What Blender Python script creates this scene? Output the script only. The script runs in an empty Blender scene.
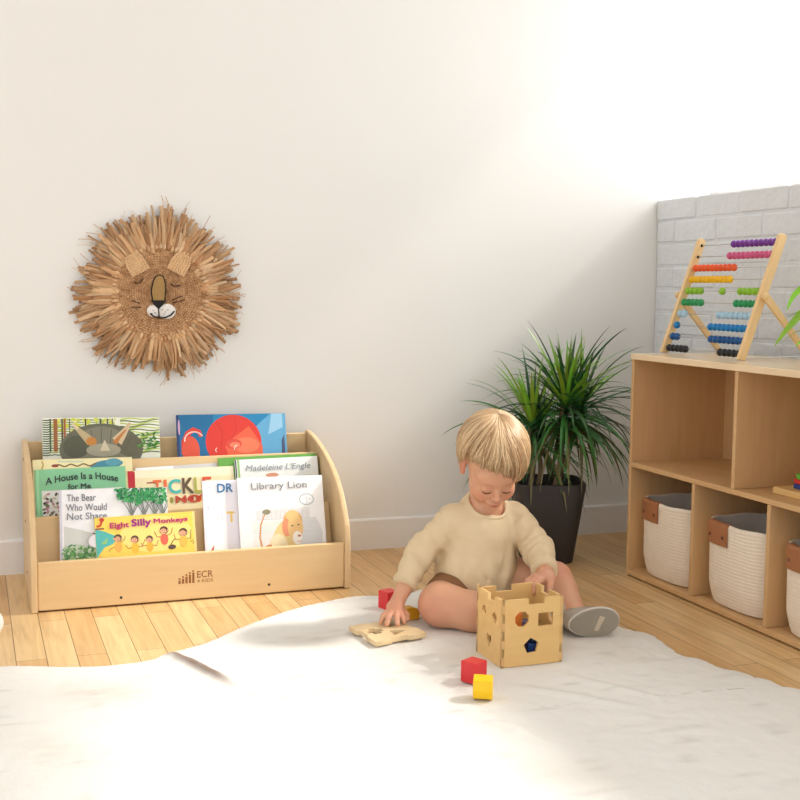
import bpy, bmesh, math, random
import numpy as np
from mathutils import Vector, Matrix, Euler
random.seed(7); RS = np.random.RandomState(11)
S = bpy.context.scene; COL = S.collection; PI = math.pi
R = math.radians

# ------------------------------------------------------------------ camera
cd = bpy.data.cameras.new('camera'); cam = bpy.data.objects.new('camera', cd); COL.objects.link(cam)
cd.sensor_width = 36; cd.lens = 1171.42 / 800 * 36; cd.clip_start = 0.05
yaw, pit, rol = 0.35225, 0.09431, 0.01117
F = Vector((math.sin(yaw)*math.cos(pit), math.cos(yaw)*math.cos(pit), -math.sin(pit)))
R0 = Vector((math.cos(yaw), -math.sin(yaw), 0)); U0 = R0.cross(F)
RR = R0*math.cos(rol) + U0*math.sin(rol); UU = U0*math.cos(rol) - R0*math.sin(rol)
M = Matrix((RR, UU, -F)).transposed().to_4x4(); M.translation = Vector((-2.0722, -3.2764, 0.7761))
cam.matrix_world = M; S.camera = cam

# ------------------------------------------------------------------ light
w = bpy.data.worlds.new('sky'); S.world = w; w.use_nodes = True
wn = w.node_tree; bg = wn.nodes['Background']; bg.inputs[0].default_value = (0.95, 0.97, 1.0, 1)
wtc = wn.nodes.new('ShaderNodeTexCoord'); wsx = wn.nodes.new('ShaderNodeSeparateXYZ'); wmr = wn.nodes.new('ShaderNodeMapRange')
wn.links.new(wtc.outputs['Generated'], wsx.inputs[0]); wn.links.new(wsx.outputs[0], wmr.inputs[0]); wn.links.new(wmr.outputs[0], bg.inputs[1])
wmr.inputs[1].default_value = -.3; wmr.inputs[2].default_value = .9; wmr.inputs[3].default_value = .80; wmr.inputs[4].default_value = 3.2
sd = bpy.data.lights.new('sun', 'SUN'); sun = bpy.data.objects.new('sun', sd); COL.objects.link(sun)
sd.energy = 2.85; sd.color = (1.0, 0.955, 0.89); sd.angle = R(6.0)
sun.rotation_euler = Vector((-1.0, 0.09, -0.86)).to_track_quat('-Z', 'Y').to_euler()
sun.location = (3, -1, 3)
S.view_settings.view_transform = 'Standard'; S.view_settings.look = 'None'
S.view_settings.gamma = 1; S.view_settings.exposure = 0.65; S.view_settings.use_curve_mapping = False

# ------------------------------------------------------------------ materials
def lin(c):
    return tuple(((v/255/12.92) if v/255 <= .04045 else ((v/255+.055)/1.055)**2.4) for v in c)
def mat(name, rgb, rough=.6, var=.06, scale=30, bump=0., bscale=200, stretch=(1,1,1), spec=.4, sss=0, attr=False, metal=0):
    m = bpy.data.materials.new(name); m.use_nodes = True; nt = m.node_tree; N = nt.nodes; L = nt.links
    b = N['Principled BSDF']; c = lin(rgb)
    b.inputs['Roughness'].default_value = rough; b.inputs['Specular IOR Level'].default_value = spec
    b.inputs['Metallic'].default_value = metal
    tc = N.new('ShaderNodeTexCoord'); mp = N.new('ShaderNodeMapping'); L.new(tc.outputs['Object'], mp.inputs[0])
    mp.inputs['Scale'].default_value = stretch
    nz = N.new('ShaderNodeTexNoise'); nz.inputs['Scale'].default_value = scale; nz.inputs['Detail'].default_value = 4
    L.new(mp.outputs[0], nz.inputs['Vector'])
    mx = N.new('ShaderNodeMix'); mx.data_type = 'RGBA'; mx.blend_type = 'MIX'
    L.new(nz.outputs['Fac'], mx.inputs[0])
    if attr:
        a = N.new('ShaderNodeVertexColor'); a.layer_name = 'col'
        h1 = N.new('ShaderNodeHueSaturation'); h1.inputs['Value'].default_value = 1-var; L.new(a.outputs[0], h1.inputs['Color'])
        h2 = N.new('ShaderNodeHueSaturation'); h2.inputs['Value'].default_value = 1+var; L.new(a.outputs[0], h2.inputs['Color'])
        L.new(h1.outputs[0], mx.inputs[6]); L.new(h2.outputs[0], mx.inputs[7])
    else:
        mx.inputs[6].default_value = (*[max(0, v*(1-var)) for v in c], 1)
        mx.inputs[7].default_value = (*[min(1, v*(1+var)) for v in c], 1)
    L.new(mx.outputs[2], b.inputs['Base Color'])
    if bump:
        n2 = N.new('ShaderNodeTexNoise'); n2.inputs['Scale'].default_value = bscale; n2.inputs['Detail'].default_value = 3
        L.new(mp.outputs[0], n2.inputs['Vector'])
        bp = N.new('ShaderNodeBump'); bp.inputs['Strength'].default_value = bump; bp.inputs['Distance'].default_value = .002
        L.new(n2.outputs['Fac'], bp.inputs['Height']); L.new(bp.outputs[0], b.inputs['Normal'])
    if sss:
        b.inputs['Subsurface Weight'].default_value = sss
        b.inputs['Subsurface Radius'].default_value = (.01, .004, .002); b.inputs['Subsurface Scale'].default_value = .5
    return m
def wood(name, light, dark, axis=0, rough=.45, scale=14):
    st = [1.6, 1.6, 1.6]
    for i in range(3):
        if i != axis: st[i] = 14
    m = mat(name, light, rough, 0, scale, bump=.08, bscale=30, stretch=st)
    nt = m.node_tree; mx = [n for n in nt.nodes if n.type == 'MIX'][0]
    mx.inputs[6].default_value = (*lin(light), 1); mx.inputs[7].default_value = (*lin(dark), 1)
    nz = [n for n in nt.nodes if n.type == 'TEX_NOISE'][0]; nz.inputs['Scale'].default_value = 3.2; nz.inputs['Distortion'].default_value = .6
    return m

BIRCH = wood('birch_plywood', (230, 200, 152), (218, 184, 132), 0)
BIRCHV = wood('birch_plywood_upright', (226, 198, 154), (208, 174, 128), 2)
BIRCHY = wood('maple_shelf', (218, 180, 132), (202, 158, 106), 1)
BIRCHZ = wood('maple_shelf_upright', (216, 178, 130), (198, 154, 104), 2)
EDGE = wood('pale_plywood_edge', (246, 228, 190), (234, 208, 160), 0)
TOYW = wood('toy_beech', (232, 194, 130), (216, 172, 108), 0)
TOYL = wood('toy_lid_beech', (236, 212, 170), (222, 190, 140), 0)
PLAST = mat('white_plaster', (231, 229, 224), .85, .012, 3, bump=.12, bscale=25)
TRIM = mat('white_paint', (233, 231, 228), .5, .01, 5)
DARK = mat('dark_metal', (50, 45, 42), .5)
BLACK = mat('black_yarn', (28, 24, 24), .8, .2, 200)

# ------------------------------------------------------------------ mesh helpers
class MB:
    def __init__(s): s.v = []; s.f = []; s.m = []; s.c = []
    def add(s, vs, fs, mi=0, col=None):
        o = len(s.v); s.v += [tuple(v) for v in vs]; s.f += [tuple(i+o for i in f) for f in fs]; s.m += [mi]*len(fs)
        s.c += [col or (1, 1, 1)]*len(vs)
        return s
    def box(s, a, b, mi=0, mtx=None):
        x0, y0, z0 = a; x1, y1, z1 = b
        vs = [Vector(p) for p in ((x0,y0,z0),(x1,y0,z0),(x1,y1,z0),(x0,y1,z0),(x0,y0,z1),(x1,y0,z1),(x1,y1,z1),(x0,y1,z1))]
        if mtx: vs = [mtx @ v for v in vs]
        return s.add(vs, [(0,3,2,1),(4,5,6,7),(0,1,5,4),(1,2,6,5),(2,3,7,6),(3,0,4,7)], mi)
    def tube(s, pts, rad, n=8, mi=0, col=None, flat=1.0, cap=True, ref=None):
        pts = [Vector(p) for p in pts]
        if not hasattr(rad, '__len__'): rad = [rad]*len(pts)
        vs = []; fs = []; prev = Vector(ref) if ref else None
        for i, p in enumerate(pts):
            t = (pts[min(i+1, len(pts)-1)] - pts[max(i-1, 0)])
            t = t.normalized() if t.length > 1e-9 else Vector((0,0,1))
            if prev is None: prev = t.orthogonal()
            a = (prev - t*prev.dot(t)); a = a.normalized() if a.length > 1e-6 else t.orthogonal().normalized()
            prev = a; b = t.cross(a)
            for k in range(n):
                an = 2*PI*k/n; vs.append(p + a*math.cos(an)*rad[i] + b*math.sin(an)*rad[i]*flat)
        for i in range(len(pts)-1):
            for k in range(n):
                k2 = (k+1) % n; fs.append((i*n+k, i*n+k2, (i+1)*n+k2, (i+1)*n+k))
        if cap:
            fs.append(tuple(reversed(range(n)))); fs.append(tuple((len(pts)-1)*n+k for k in range(n)))
        return s.add(vs, fs, mi, col)
    def sphere(s, c, r, n=16, m=10, mi=0, col=None):
        if not hasattr(r, '__len__'): r = (r, r, r)
        vs = [(c[0], c[1], c[2]-r[2])]; fs = []
        for i in range(1, m):
            ph = -PI/2 + PI*i/m
            for k in range(n):
                a = 2*PI*k/n; vs.append((c[0]+r[0]*math.cos(ph)*math.cos(a), c[1]+r[1]*math.cos(ph)*math.sin(a), c[2]+r[2]*math.sin(ph)))
        vs.append((c[0], c[1], c[2]+r[2])); T = len(vs)-1
        for k in range(n):
            k2 = (k+1) % n; fs.append((0, 1+k2, 1+k)); fs.append((T, 1+(m-2)*n+k, 1+(m-2)*n+k2))
            for i in range(m-2): fs.append((1+i*n+k, 1+i*n+k2, 1+(i+1)*n+k2, 1+(i+1)*n+k))
        return s.add(vs, fs, mi, col)
    def prism(s, poly, t0, t1, frame, mi=0):
        # poly in (a,b); frame(a,b,t) -> xyz
        n = len(poly); vs = [frame(a, b, t0) for a, b in poly] + [frame(a, b, t1) for a, b in poly]
        fs = [tuple(range(n)), tuple(reversed(range(n, 2*n)))] + [(i, i+n, (i+1) % n+n, (i+1) % n) for i in range(n)]
        return s.add(vs, fs, mi)
    def build(s, name, mats, parent=None, smooth=False, bevel=0, colors=False, fix=True, seg=2, loc=None):
        me = bpy.data.meshes.new(name); me.from_pydata(s.v, [], s.f)
        if not isinstance(mats, (list, tuple)): mats = [mats]
        for m in mats: me.materials.append(m)
        me.polygons.foreach_set('material_index', s.m)
        if colors:
            a = me.color_attributes.new('col', 'FLOAT_COLOR', 'POINT')
            a.data.foreach_set('color', np.array([(*c, 1) for c in s.c], 'f').ravel())
        if fix:
            bm = bmesh.new(); bm.from_mesh(me); bmesh.ops.recalc_face_normals(bm, faces=bm.faces[:]); bm.to_mesh(me); bm.free()
        o = bpy.data.objects.new(name, me); COL.objects.link(o)
        if smooth: me.polygons.foreach_set('use_smooth', [True]*len(me.polygons))
        if bevel:
            md = o.modifiers.new('bevel', 'BEVEL'); md.width = bevel; md.segments = seg; md.limit_method = 'ANGLE'; md.angle_limit = R(40)
        if parent: o.parent = parent
        if loc: o.location = loc
        return o
def frame_obj(name, me_ob): return me_ob
def plate(name, outer, holes, th, mats, parent=None, bevel=.0008, mtx=None):
    """flat board with cut-outs: 2D curve filled and extruded, converted to a mesh; lies in local XY, z -th/2..th/2"""
    cu = bpy.data.curves.new(name, 'CURVE'); cu.dimensions = '2D'; cu.fill_mode = 'BOTH'
    cu.extrude = th/2 - bevel; cu.bevel_depth = bevel; cu.offset = -bevel
    for pl in [outer]+holes:
        sp = cu.splines.new('POLY'); sp.points.add(len(pl)-1)
        for i, (x, y) in enumerate(pl): sp.points[i].co = (x, y, 0, 1)
        sp.use_cyclic_u = True
    tmp = bpy.data.objects.new('tmp', cu); COL.objects.link(tmp)
    dg = bpy.context.evaluated_depsgraph_get(); me = bpy.data.meshes.new_from_object(tmp.evaluated_get(dg))
    bpy.data.objects.remove(tmp); bpy.data.curves.remove(cu)
    me.materials.clear()
    if not isinstance(mats, (list, tuple)): mats = [mats]
    for m in mats: me.materials.append(m)
    bm = bmesh.new(); bm.from_mesh(me); bmesh.ops.remove_doubles(bm, verts=bm.verts[:], dist=1e-6); bm.to_mesh(me); bm.free()
    me.name = name; o = bpy.data.objects.new(name, me); COL.objects.link(o)
    if mtx is not None: me.transform(mtx)
    if parent: o.parent = parent
    return o
def text_mesh(body, width, mtx, mt, name='title', parent=None, bold=0, fat=0, height=None, depth=.0002, arc=0, spacing=1, shear=0):
    cu = bpy.data.curves.new(name, 'FONT'); cu.body = body; cu.size = 1; cu.offset = bold; cu.space_character = spacing
    cu.align_x = 'LEFT'; cu.extrude = .002; cu.resolution_u = 3; cu.shear = shear
    tmp = bpy.data.objects.new('tmp', cu); COL.objects.link(tmp)
    dg = bpy.context.evaluated_depsgraph_get(); me = bpy.data.meshes.new_from_object(tmp.evaluated_get(dg))
    bpy.data.objects.remove(tmp); bpy.data.curves.remove(cu)
    co = np.empty(len(me.vertices)*3); me.vertices.foreach_get('co', co); co = co.reshape(-1, 3)
    mn = co.min(0); mxx = co.max(0); k = width/(mxx[0]-mn[0]); ky = height/(mxx[1]-mn[1]) if height else k
    co[:, 0] = (co[:, 0]-mn[0])*k; co[:, 1] = (co[:, 1]-mn[1])*ky; co[:, 2] = np.where(co[:, 2] > 0, depth, 0)
    if arc:  # bend upwards in the middle by arc
        u = co[:, 0]/width; co[:, 1] += arc*4*u*(1-u)
    me.vertices.foreach_set('co', co.ravel())
    if fat:
        bm = bmesh.new(); bm.from_mesh(me); g0 = bm.verts[:]+bm.edges[:]+bm.faces[:]
        for k, (fx, fy) in enumerate(((fat, 0), (0, fat), (fat, fat))):
            dd = bmesh.ops.duplicate(bm, geom=g0)['geom']; bmesh.ops.translate(bm, verts=[v for v in dd if isinstance(v, bmesh.types.BMVert)], vec=(fx, fy, .00001*(k+1)))
        bm.to_mesh(me); bm.free()
    me.transform(mtx)
    me.materials.clear(); me.materials.append(mt); me.name = name
    o = bpy.data.objects.new(name, me); COL.objects.link(o)
    if parent: o.parent = parent
    return o
def empty(name, loc=(0,0,0), rot=None):
    o = bpy.data.objects.new(name, None); COL.objects.link(o); o.location = loc; o.empty_display_size = .05
    if rot: o.rotation_euler = rot
    return o
def tag(o, label, cat, group=None, kind=None):
    o['label'] = label; o['category'] = cat
    if group: o['group'] = group
    if kind: o['kind'] = kind
    return o
def struct(o): o['kind'] = 'structure'; return o
def vnoise(P, scale, seed=0):
    """smooth value noise for arrays of points (n,3) in -1..1"""
    P = np.asarray(P)*scale + 17.3*seed + 100; i = np.floor(P).astype(np.int64); f = P - i; f = f*f*(3-2*f)
    def h(a):
        n = (a[..., 0]*73856093) ^ (a[..., 1]*19349663) ^ (a[..., 2]*83492791) ^ (seed*2654435); n = (n ^ (n >> 13))*1274126177
        return ((n ^ (n >> 16)) & 0xffff)/32767.5 - 1
    out = 0
    for dx in (0, 1):
        for dy in (0, 1):
            for dz in (0, 1):
                wgt = (f[..., 0] if dx else 1-f[..., 0])*(f[..., 1] if dy else 1-f[..., 1])*(f[..., 2] if dz else 1-f[..., 2])
                out = out + wgt*h(i+np.array([dx, dy, dz]))
    return out

# ------------------------------------------------------------------ room
def floor_material():
    m = bpy.data.materials.new('oak_strip_floor'); m.use_nodes = True; nt = m.node_tree; N = nt.nodes; L = nt.links; b = N['Principled BSDF']
    tc = N.new('ShaderNodeTexCoord'); sp = N.new('ShaderNodeSeparateXYZ'); L.new(tc.outputs['Object'], sp.inputs[0])
    cb = N.new('ShaderNodeCombineXYZ'); L.new(sp.outputs[1], cb.inputs[0]); L.new(sp.outputs[0], cb.inputs[1])
    ad = N.new('ShaderNodeVectorMath'); ad.operation = 'ADD'; ad.inputs[1].default_value = (20, 1.9976+0.0612*100, 0); L.new(cb.outputs[0], ad.inputs[0])
    br = N.new('ShaderNodeTexBrick'); L.new(ad.outputs[0], br.inputs['Vector'])
    br.offset = .37; br.offset_frequency = 2; br.inputs['Scale'].default_value = 1
    br.inputs['Brick Width'].default_value = .78; br.inputs['Row Height'].default_value = .0612
    br.inputs['Mortar Size'].default_value = .0009; br.inputs['Mortar Smooth'].default_value = .3; br.inputs['Bias'].default_value = 0
    br.inputs['Color1'].default_value = (*lin((228, 196, 146)), 1); br.inputs['Color2'].default_value = (*lin((212, 170, 116)), 1)
    br.inputs['Mortar'].default_value = (*lin((120, 82, 50)), 1)
    mp = N.new('ShaderNodeMapping'); mp.inputs['Scale'].default_value = (30, 2.2, 1); L.new(tc.outputs['Object'], mp.inputs[0])
    nz = N.new('ShaderNodeTexNoise'); nz.inputs['Scale'].default_value = 2; nz.inputs['Detail'].default_value = 6; nz.inputs['Distortion'].default_value = .8
    L.new(mp.outputs[0], nz.inputs['Vector'])
    cr = N.new('ShaderNodeValToRGB'); cr.color_ramp.elements[0].position = .3; cr.color_ramp.elements[0].color = (.80, .74, .66, 1)
    cr.color_ramp.elements[1].position = .62; cr.color_ramp.elements[1].color = (1.04, 1.03, 1.0, 1); L.new(nz.outputs['Fac'], cr.inputs[0])
    mx = N.new('ShaderNodeMix'); mx.data_type = 'RGBA'; mx.blend_type = 'MULTIPLY'; mx.inputs[0].default_value = .85
    L.new(br.outputs['Color'], mx.inputs[6]); L.new(cr.outputs[0], mx.inputs[7]); L.new(mx.outputs[2], b.inputs['Base Color'])
    b.inputs['Roughness'].default_value = .38; b.inputs['Specular IOR Level'].default_value = .45
    bp = N.new('ShaderNodeBump'); bp.inputs['Strength'].default_value = .5; bp.inputs['Distance'].default_value = .001; bp.invert = True
    L.new(br.outputs['Fac'], bp.inputs['Height']); L.new(bp.outputs[0], b.inputs['Normal'])
    return m
def brick_material():
    m = mat('painted_brick', (222, 224, 226), .7, .035, 9); nt = m.node_tree; N = nt.nodes; L = nt.links; b = N['Principled BSDF']
    n1 = N.new('ShaderNodeTexNoise'); n1.inputs['Scale'].default_value = 28; n1.inputs['Detail'].default_value = 5
    n2 = N.new('ShaderNodeTexVoronoi'); n2.inputs['Scale'].default_value = 16
    tc = N.new('ShaderNodeTexCoord'); L.new(tc.outputs['Object'], n1.inputs['Vector']); L.new(tc.outputs['Object'], n2.inputs['Vector'])
    cr = N.new('ShaderNodeValToRGB'); cr.color_ramp.elements[0].position = .0; cr.color_ramp.elements[1].position = .13; L.new(n2.outputs['Distance'], cr.inputs[0])
    ma = N.new('ShaderNodeMath'); ma.operation = 'MULTIPLY_ADD'; ma.inputs[1].default_value = .35; L.new(cr.outputs[0], ma.inputs[0]); L.new(n1.outputs['Fac'], ma.inputs[2])
    bp = N.new('ShaderNodeBump'); bp.inputs['Strength'].default_value = .9; bp.inputs['Distance'].default_value = .006
    L.new(ma.outputs[0], bp.inputs['Height']); L.new(bp.outputs[0], b.inputs['Normal'])
    return m
SILL, HEAD = 1.07, 1.92
struct(MB().box((-4.6, -5.0, -.06), (.30, .12, 0)).build('floor', floor_material()))
struct(MB().box((-4.6, 0, 0), (.30, .12, 2.75)).build('wall_back', PLAST))
struct(MB().box((-4.6, -5.0, 2.75), (.30, .12, 2.85)).build('ceiling', PLAST))
BRK = brick_material()
wr = MB()
wr.box((.0045, -5.0, 0), (.28, 0, SILL-.004), 0)
row = 0; z = 0
while z < SILL-.01:
    y = -.0 - (0.1 if row % 2 else 0.0); first = True
    ys = [0.0] + [-.105*(row % 2) - .215*k for k in range(1 if row % 2 == 0 else 0, 16)] 
    ys = sorted(set(ys), reverse=True)
    for a, b2 in zip(ys[:-1], ys[1:]):
        if b2 < -3.2: break
        jx = random.uniform(-.003, .003); z1 = min(z+.068, SILL)
        wr.box((-.0+jx*.6+.001, b2+.003+random.uniform(-.002,.003), z+.003+random.uniform(-.0015,.002)), (.03, a-.003+random.uniform(-.003,.001), z1-.002), 0)
    z += .0715; row += 1
wr.box((0, -5.0, HEAD), (.28, 0, 2.75), 1); wr.box((0, -5.0, SILL), (.28, -2.6, HEAD), 1)
wo = wr.build('wall_right', [BRK, PLAST], bevel=.004); struct(wo)
wf = MB()
for a, b2 in (((.20, -2.6, SILL), (.25, -0.0, SILL+.03)), ((.20, -2.6, HEAD-.03), (.25, 0, HEAD)), ((.20, -2.6, SILL+.03), (.25, -2.575, HEAD-.03)), ((.205, -1.32, SILL+.03), (.245, -1.28, HEAD-.03))):
    wf.box(a, b2)
wfo = struct(wf.build('window_1', TRIM))
g = bpy.data.materials.new('window_glass'); g.use_nodes = True; nt = g.node_tree; nt.nodes.remove(nt.nodes['Principled BSDF'])
tr = nt.nodes.new('ShaderNodeBsdfTransparent'); gl = nt.nodes.new('ShaderNodeBsdfGlossy'); gl.inputs['Roughness'].default_value = .02
ms = nt.nodes.new('ShaderNodeMixShader'); ms.inputs[0].default_value = .05
nt.links.new(tr.outputs[0], ms.inputs[1]); nt.links.new(gl.outputs[0], ms.inputs[2]); nt.links.new(ms.outputs[0], nt.nodes['Material Output'].inputs[0])
MB().box((.222, -2.575, SILL+.03), (.226, 0, HEAD-.03)).build('window_pane', g, wfo)
bb = MB(); prof = [(0, 0), (-.014, 0), (-.014, .088), (-.010, .0926), (0, .0926)]
bb.prism(prof, -4.6, -.0, lambda a, b, t: (t, a, b)); struct(bb.build('baseboard_back', TRIM))
bb = MB(); bb.prism(prof, -5.0, -.014, lambda a, b, t: (a, t, b)); struct(bb.build('baseboard_right', TRIM))

# ------------------------------------------------------------------ cowhide rug
def rug():
    pts = [(-2.45,-.78),(-2.25,-.80),(-2.03,-.82),(-1.915,-.862),(-1.818,-.88),(-1.736,-.873),(-1.70,-.839),(-1.654,-.818),(-1.593,-.785),(-1.524,-.721),(-1.452,-.66),(-1.364,-.599),(-1.275,-.552),(-1.188,-.521),(-1.136,-.527),(-1.07,-.55),(-.963,-.50),(-.86,-.56),(-.75,-.68),(-.70,-.78),(-.685,-.845),(-.674,-.946),(-.659,-.993),(-.636,-1.033),(-.647,-1.124),(-.655,-1.187),(-.631,-1.225),(-.624,-1.292),(-.602,-1.32),(-.594,-1.358),(-.579,-1.386),(-.577,-1.432),(-.557,-1.449),(-.52,-1.56),(-.46,-1.75),(-.52,-2.0),(-.7,-2.25),(-1.0,-2.4),(-1.5,-2.45),(-2.0,-2.4),(-2.4,-2.2),(-2.62,-1.8),(-2.66,-1.3),(-2.58,-.95)]
    c = np.array([-1.5, -1.35]); P = np.array(pts); seg = []
    n = len(P)
    for i in range(n):   # densify, Catmull-Rom
        p0, p1, p2, p3 = P[i-1], P[i], P[(i+1) % n], P[(i+2) % n]
        k = max(4, int(np.linalg.norm(p2-p1)/.008))
        for t in np.linspace(0, 1, k, endpoint=False):
            seg.append(.5*((2*p1)+(-p0+p2)*t+(2*p0-5*p1+4*p2-p3)*t*t+(-p0+3*p1-3*p2+p3)*t**3))
    E = np.array(seg); E = E + (RS.rand(len(E), 1)-.5)*.004*(E-c)/np.linalg.norm(E-c, axis=1)[:, None]
    NE = len(E); ts = np.concatenate([np.linspace(0.004, .93, 130), np.linspace(.935, 1, 16)])
    V = (c[None, None]+(E[None]-c)*ts[:, None, None]).reshape(-1, 2); T = np.repeat(ts, NE)
    Q = np.c_[V, np.zeros(len(V))]
    z = .007 + .0028*vnoise(Q, 5, 1) + .0014*vnoise(Q*[1, 2.2, 1], 14, 2) + .0006*vnoise(Q, 60, 3) + .0005*vnoise(Q*[1.5, .8, 1], 130, 5)
    def ridge(a, b, h, wd):
        a = np.array(a); b = np.array(b); d = b-a; L = d@d; u = np.clip(((V-a)@d)/L, 0, 1); dist = np.linalg.norm(V-(a+u[:, None]*d), axis=1)
        return h*np.exp(-(dist/wd)**2)*np.sin(np.clip(u, .02, .98)*PI)**.5
    for r in [((-1.70,-.825),(-1.61,-1.08),.010,.012),((-1.60,-1.06),(-1.35,-1.35),.005,.02),((-1.08,-1.27),(-.93,-1.45),.006,.014),((-.98,-1.22),(-.86,-1.42),.005,.012),((-1.9,-1.1),(-1.6,-1.25),.005,.02),((-1.25,-1.35),(-1.15,-1.6),.006,.018),((-1.62,-.80),(-1.28,-.56),.006,.02),((-.9,-.62),(-1.15,-.53),.006,.02)]: z += ridge(*r)
    e = np.clip((1-T)/.05, 0, 1); z = .0012 + (z)*np.sqrt(e)*1.0
    n2 = vnoise(Q, 2.2, 7); n3 = vnoise(Q, 7, 8)
    white = np.array(lin((232, 229, 223))); tan = np.array(lin((196, 176, 148))); grey = np.array(lin((170, 162, 154)))
    a = np.clip((n2+.5*n3-.15)*1.2, 0, 1)[:, None]*.7
    C = white*(1-a)+tan*a
    st = np.clip(ridge((-1.70,-.815),(-1.612,-1.085),1.3, .013), 0, 1)[:, None]*.85; C = C*(1-st)+np.array(lin((120, 92, 74)))*st
    st = np.clip(ridge((-1.09,-1.25),(-.92,-1.46),1,.018)+ridge((-1.0,-1.22),(-.86,-1.4),1,.010), 0, 1)[:, None]*.35*np.clip(.5+n3, 0, 1)[:, None]; C = C*(1-st)+grey*st
    st = np.clip(vnoise(Q*[1, 3, 1], 18, 12)-.35, 0, 1)[:, None]*.5; C = C*(1-st)+grey*st
    for (p0, p1, wd, am) in (((-1.95,-1.02),(-1.75,-1.10),.06,.35),((-1.80,-1.35),(-1.6,-1.45),.06,.22),((-1.46,-.90),(-1.28,-.80),.07,.30),((-1.3,-1.65),(-1.1,-1.7),.06,.2),((-2.0,-1.25),(-1.9,-1.4),.05,.25)):
        st = (np.clip(ridge(p0, p1, 1, wd), 0, 1)*(.6+.4*vnoise(Q*[1, 2.5, 1], 25, 15)))[:, None]*am; C = C*(1-st)+tan*.75*st
    vs = np.c_[V, z]; nt_ = len(ts)
    faces = []
    for i in range(nt_-1):
        o = i*NE; k = np.arange(NE); k2 = (k+1) % NE; faces += list(map(tuple, np.stack([o+k, o+k2, o+NE+k2, o+NE+k], 1).tolist()))
    cen = len(vs); vs = np.vstack([vs, [[c[0], c[1], z[:NE].mean()]]]); C = np.vstack([C, C[:1]])
    faces += [(cen, (k+1) % NE, k) for k in range(NE)]
    lo = len(vs); low = vs[(nt_-1)*NE:nt_*NE].copy(); low[:, 2] = 0; vs = np.vstack([vs, low]); C = np.vstack([C, C[:NE]])
    o = (nt_-1)*NE; faces += [(o+k, o+(k+1) % NE, lo+(k+1) % NE, lo+k) for k in range(NE)]
    mb = MB(); mb.v = vs.tolist(); mb.f = faces; mb.m = [0]*len(faces); mb.c = C.tolist()
    fur = mat('cowhide_fur', (240, 236, 230), .85, .03, 60, bump=.45, bscale=420, stretch=(1, .35, 1), spec=.15, attr=True)
    ob = mb.build('cowhide_rug', fur, smooth=True, colors=True, fix=False)
    tag(ob, 'large white cowhide rug with irregular wavy outline lying on the wooden floor', 'rug')
rug()

# ------------------------------------------------------------------ book display
def bookcase():
    x0, x1, th = -1.950, -1.158, .015; yf, yb = -.426, -.03
    t = empty('book_display_shelf', ((x0+x1)/2, -.23, 0)); O = Vector(t.location)
    tag(t, 'low birch plywood book display shelf with curved side panels against the white wall', 'bookshelf')
    prof = [(yb, 0), (yf-.006, 0), (yf-.008, .10), (yf-.007, .13), (-.425, .165), (-.402, .205), (-.372, .243), (-.33, .278), (-.28, .307), (-.22, .331), (-.16, .350), (-.10, .363), (-.06, .369), (yb-.006, .369), (yb, .362)]
    prof = [(a, max(b, .0)) for a, b in prof]
    for x in (x0, x1-th):
        mb = MB(); mb.prism(prof, x-O.x, x+th-O.x, lambda a, b, s: (s, a-O.y, b)); so = mb.build('side_panel', BIRCHV, t, bevel=.004, seg=3)
        # screw heads on the outer face
        sx = x if x == x0 else x+th
        for (py, pz) in ((-.14, .33), (-.2, .18), (-.25, .06)) :
            sc = MB(); sc.sphere((sx-O.x, py-O.y, pz), (.0012, .004, .004), 10, 6); sc.build('screw', DARK, so, smooth=True)
    xa, xb = x0+th+.0005-O.x, x1-th-.0005-O.x
    fb = MB(); fb.box((xa, yf-O.y, .004), (xb, yf+.014-O.y, .121)); fbo = fb.build('front_board', BIRCH, t, bevel=.003)
    MB().box((xa, -.055-O.y, .02), (xb, -.041-O.y, .363)).build('back_board', BIRCH, t, bevel=.002)
    sl = .30
    for (ytop, ztop, zb) in ((-.163, .322, .12), (-.283, .203, .02)):
        def fr(a, b, s, ytop=ytop, ztop=ztop): return (s, ytop-(ztop-b)*sl+a-O.y, b)
        mb = MB(); mb.prism([(0, zb), (.012, zb), (.012, ztop), (0, ztop)], xa, xb, fr); mb.build('divider', BIRCH, t, bevel=.002)
    for (a, b2, z) in ((yf+.0145, -.330, .02), (-.293, -.228, .12), (-.186, -.0555, .20)):
        MB().box((xa, a-O.y, z-.012), (xb, b2-O.y, z)).build('tier_shelf', BIRCH, t, bevel=.001)
    for px, pz in ((-1.741, .018), (-1.373, .022)):
        sc = MB(); sc.sphere((px-O.x, yf-O.y, pz+.004), (.0035, .0012, .0035), 10, 6); sc.build('screw', DARK, fbo, smooth=True)
    # burnt-in logo
    ink = mat('burnt_brand', (150, 98, 58), .8); lg = MB()
    for i in range(5):
        bx = -1.602+.0085*i; h = .008+.0045*i
        lg.box((bx-O.x, yf-.0004-O.y, .045), (bx+.0055-O.x, yf+.0005-O.y, .045+h)); lg.sphere((bx+.0027-O.x, yf-O.y, .045+h+.004), (.0026, .0006, .0026), 10, 6)
    lgo = lg.build('logo_mark', ink, fbo)
    mt = Matrix.Translation((-1.556-O.x, yf-.0001-O.y, .057)) @ Matrix.Rotation(PI/2, 4, 'X')
    text_mesh('ECR', .040, mt, ink, 'logo_letters', fbo, bold=.01, height=.017)
    mt = Matrix.Translation((-1.556-O.x, yf-.0001-O.y, .045)) @ Matrix.Rotation(PI/2, 4, 'X')
    text_mesh('4 KIDS', .040, mt, ink, 'logo_letters', fbo, bold=.005, height=.008)
bookcase()

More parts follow.
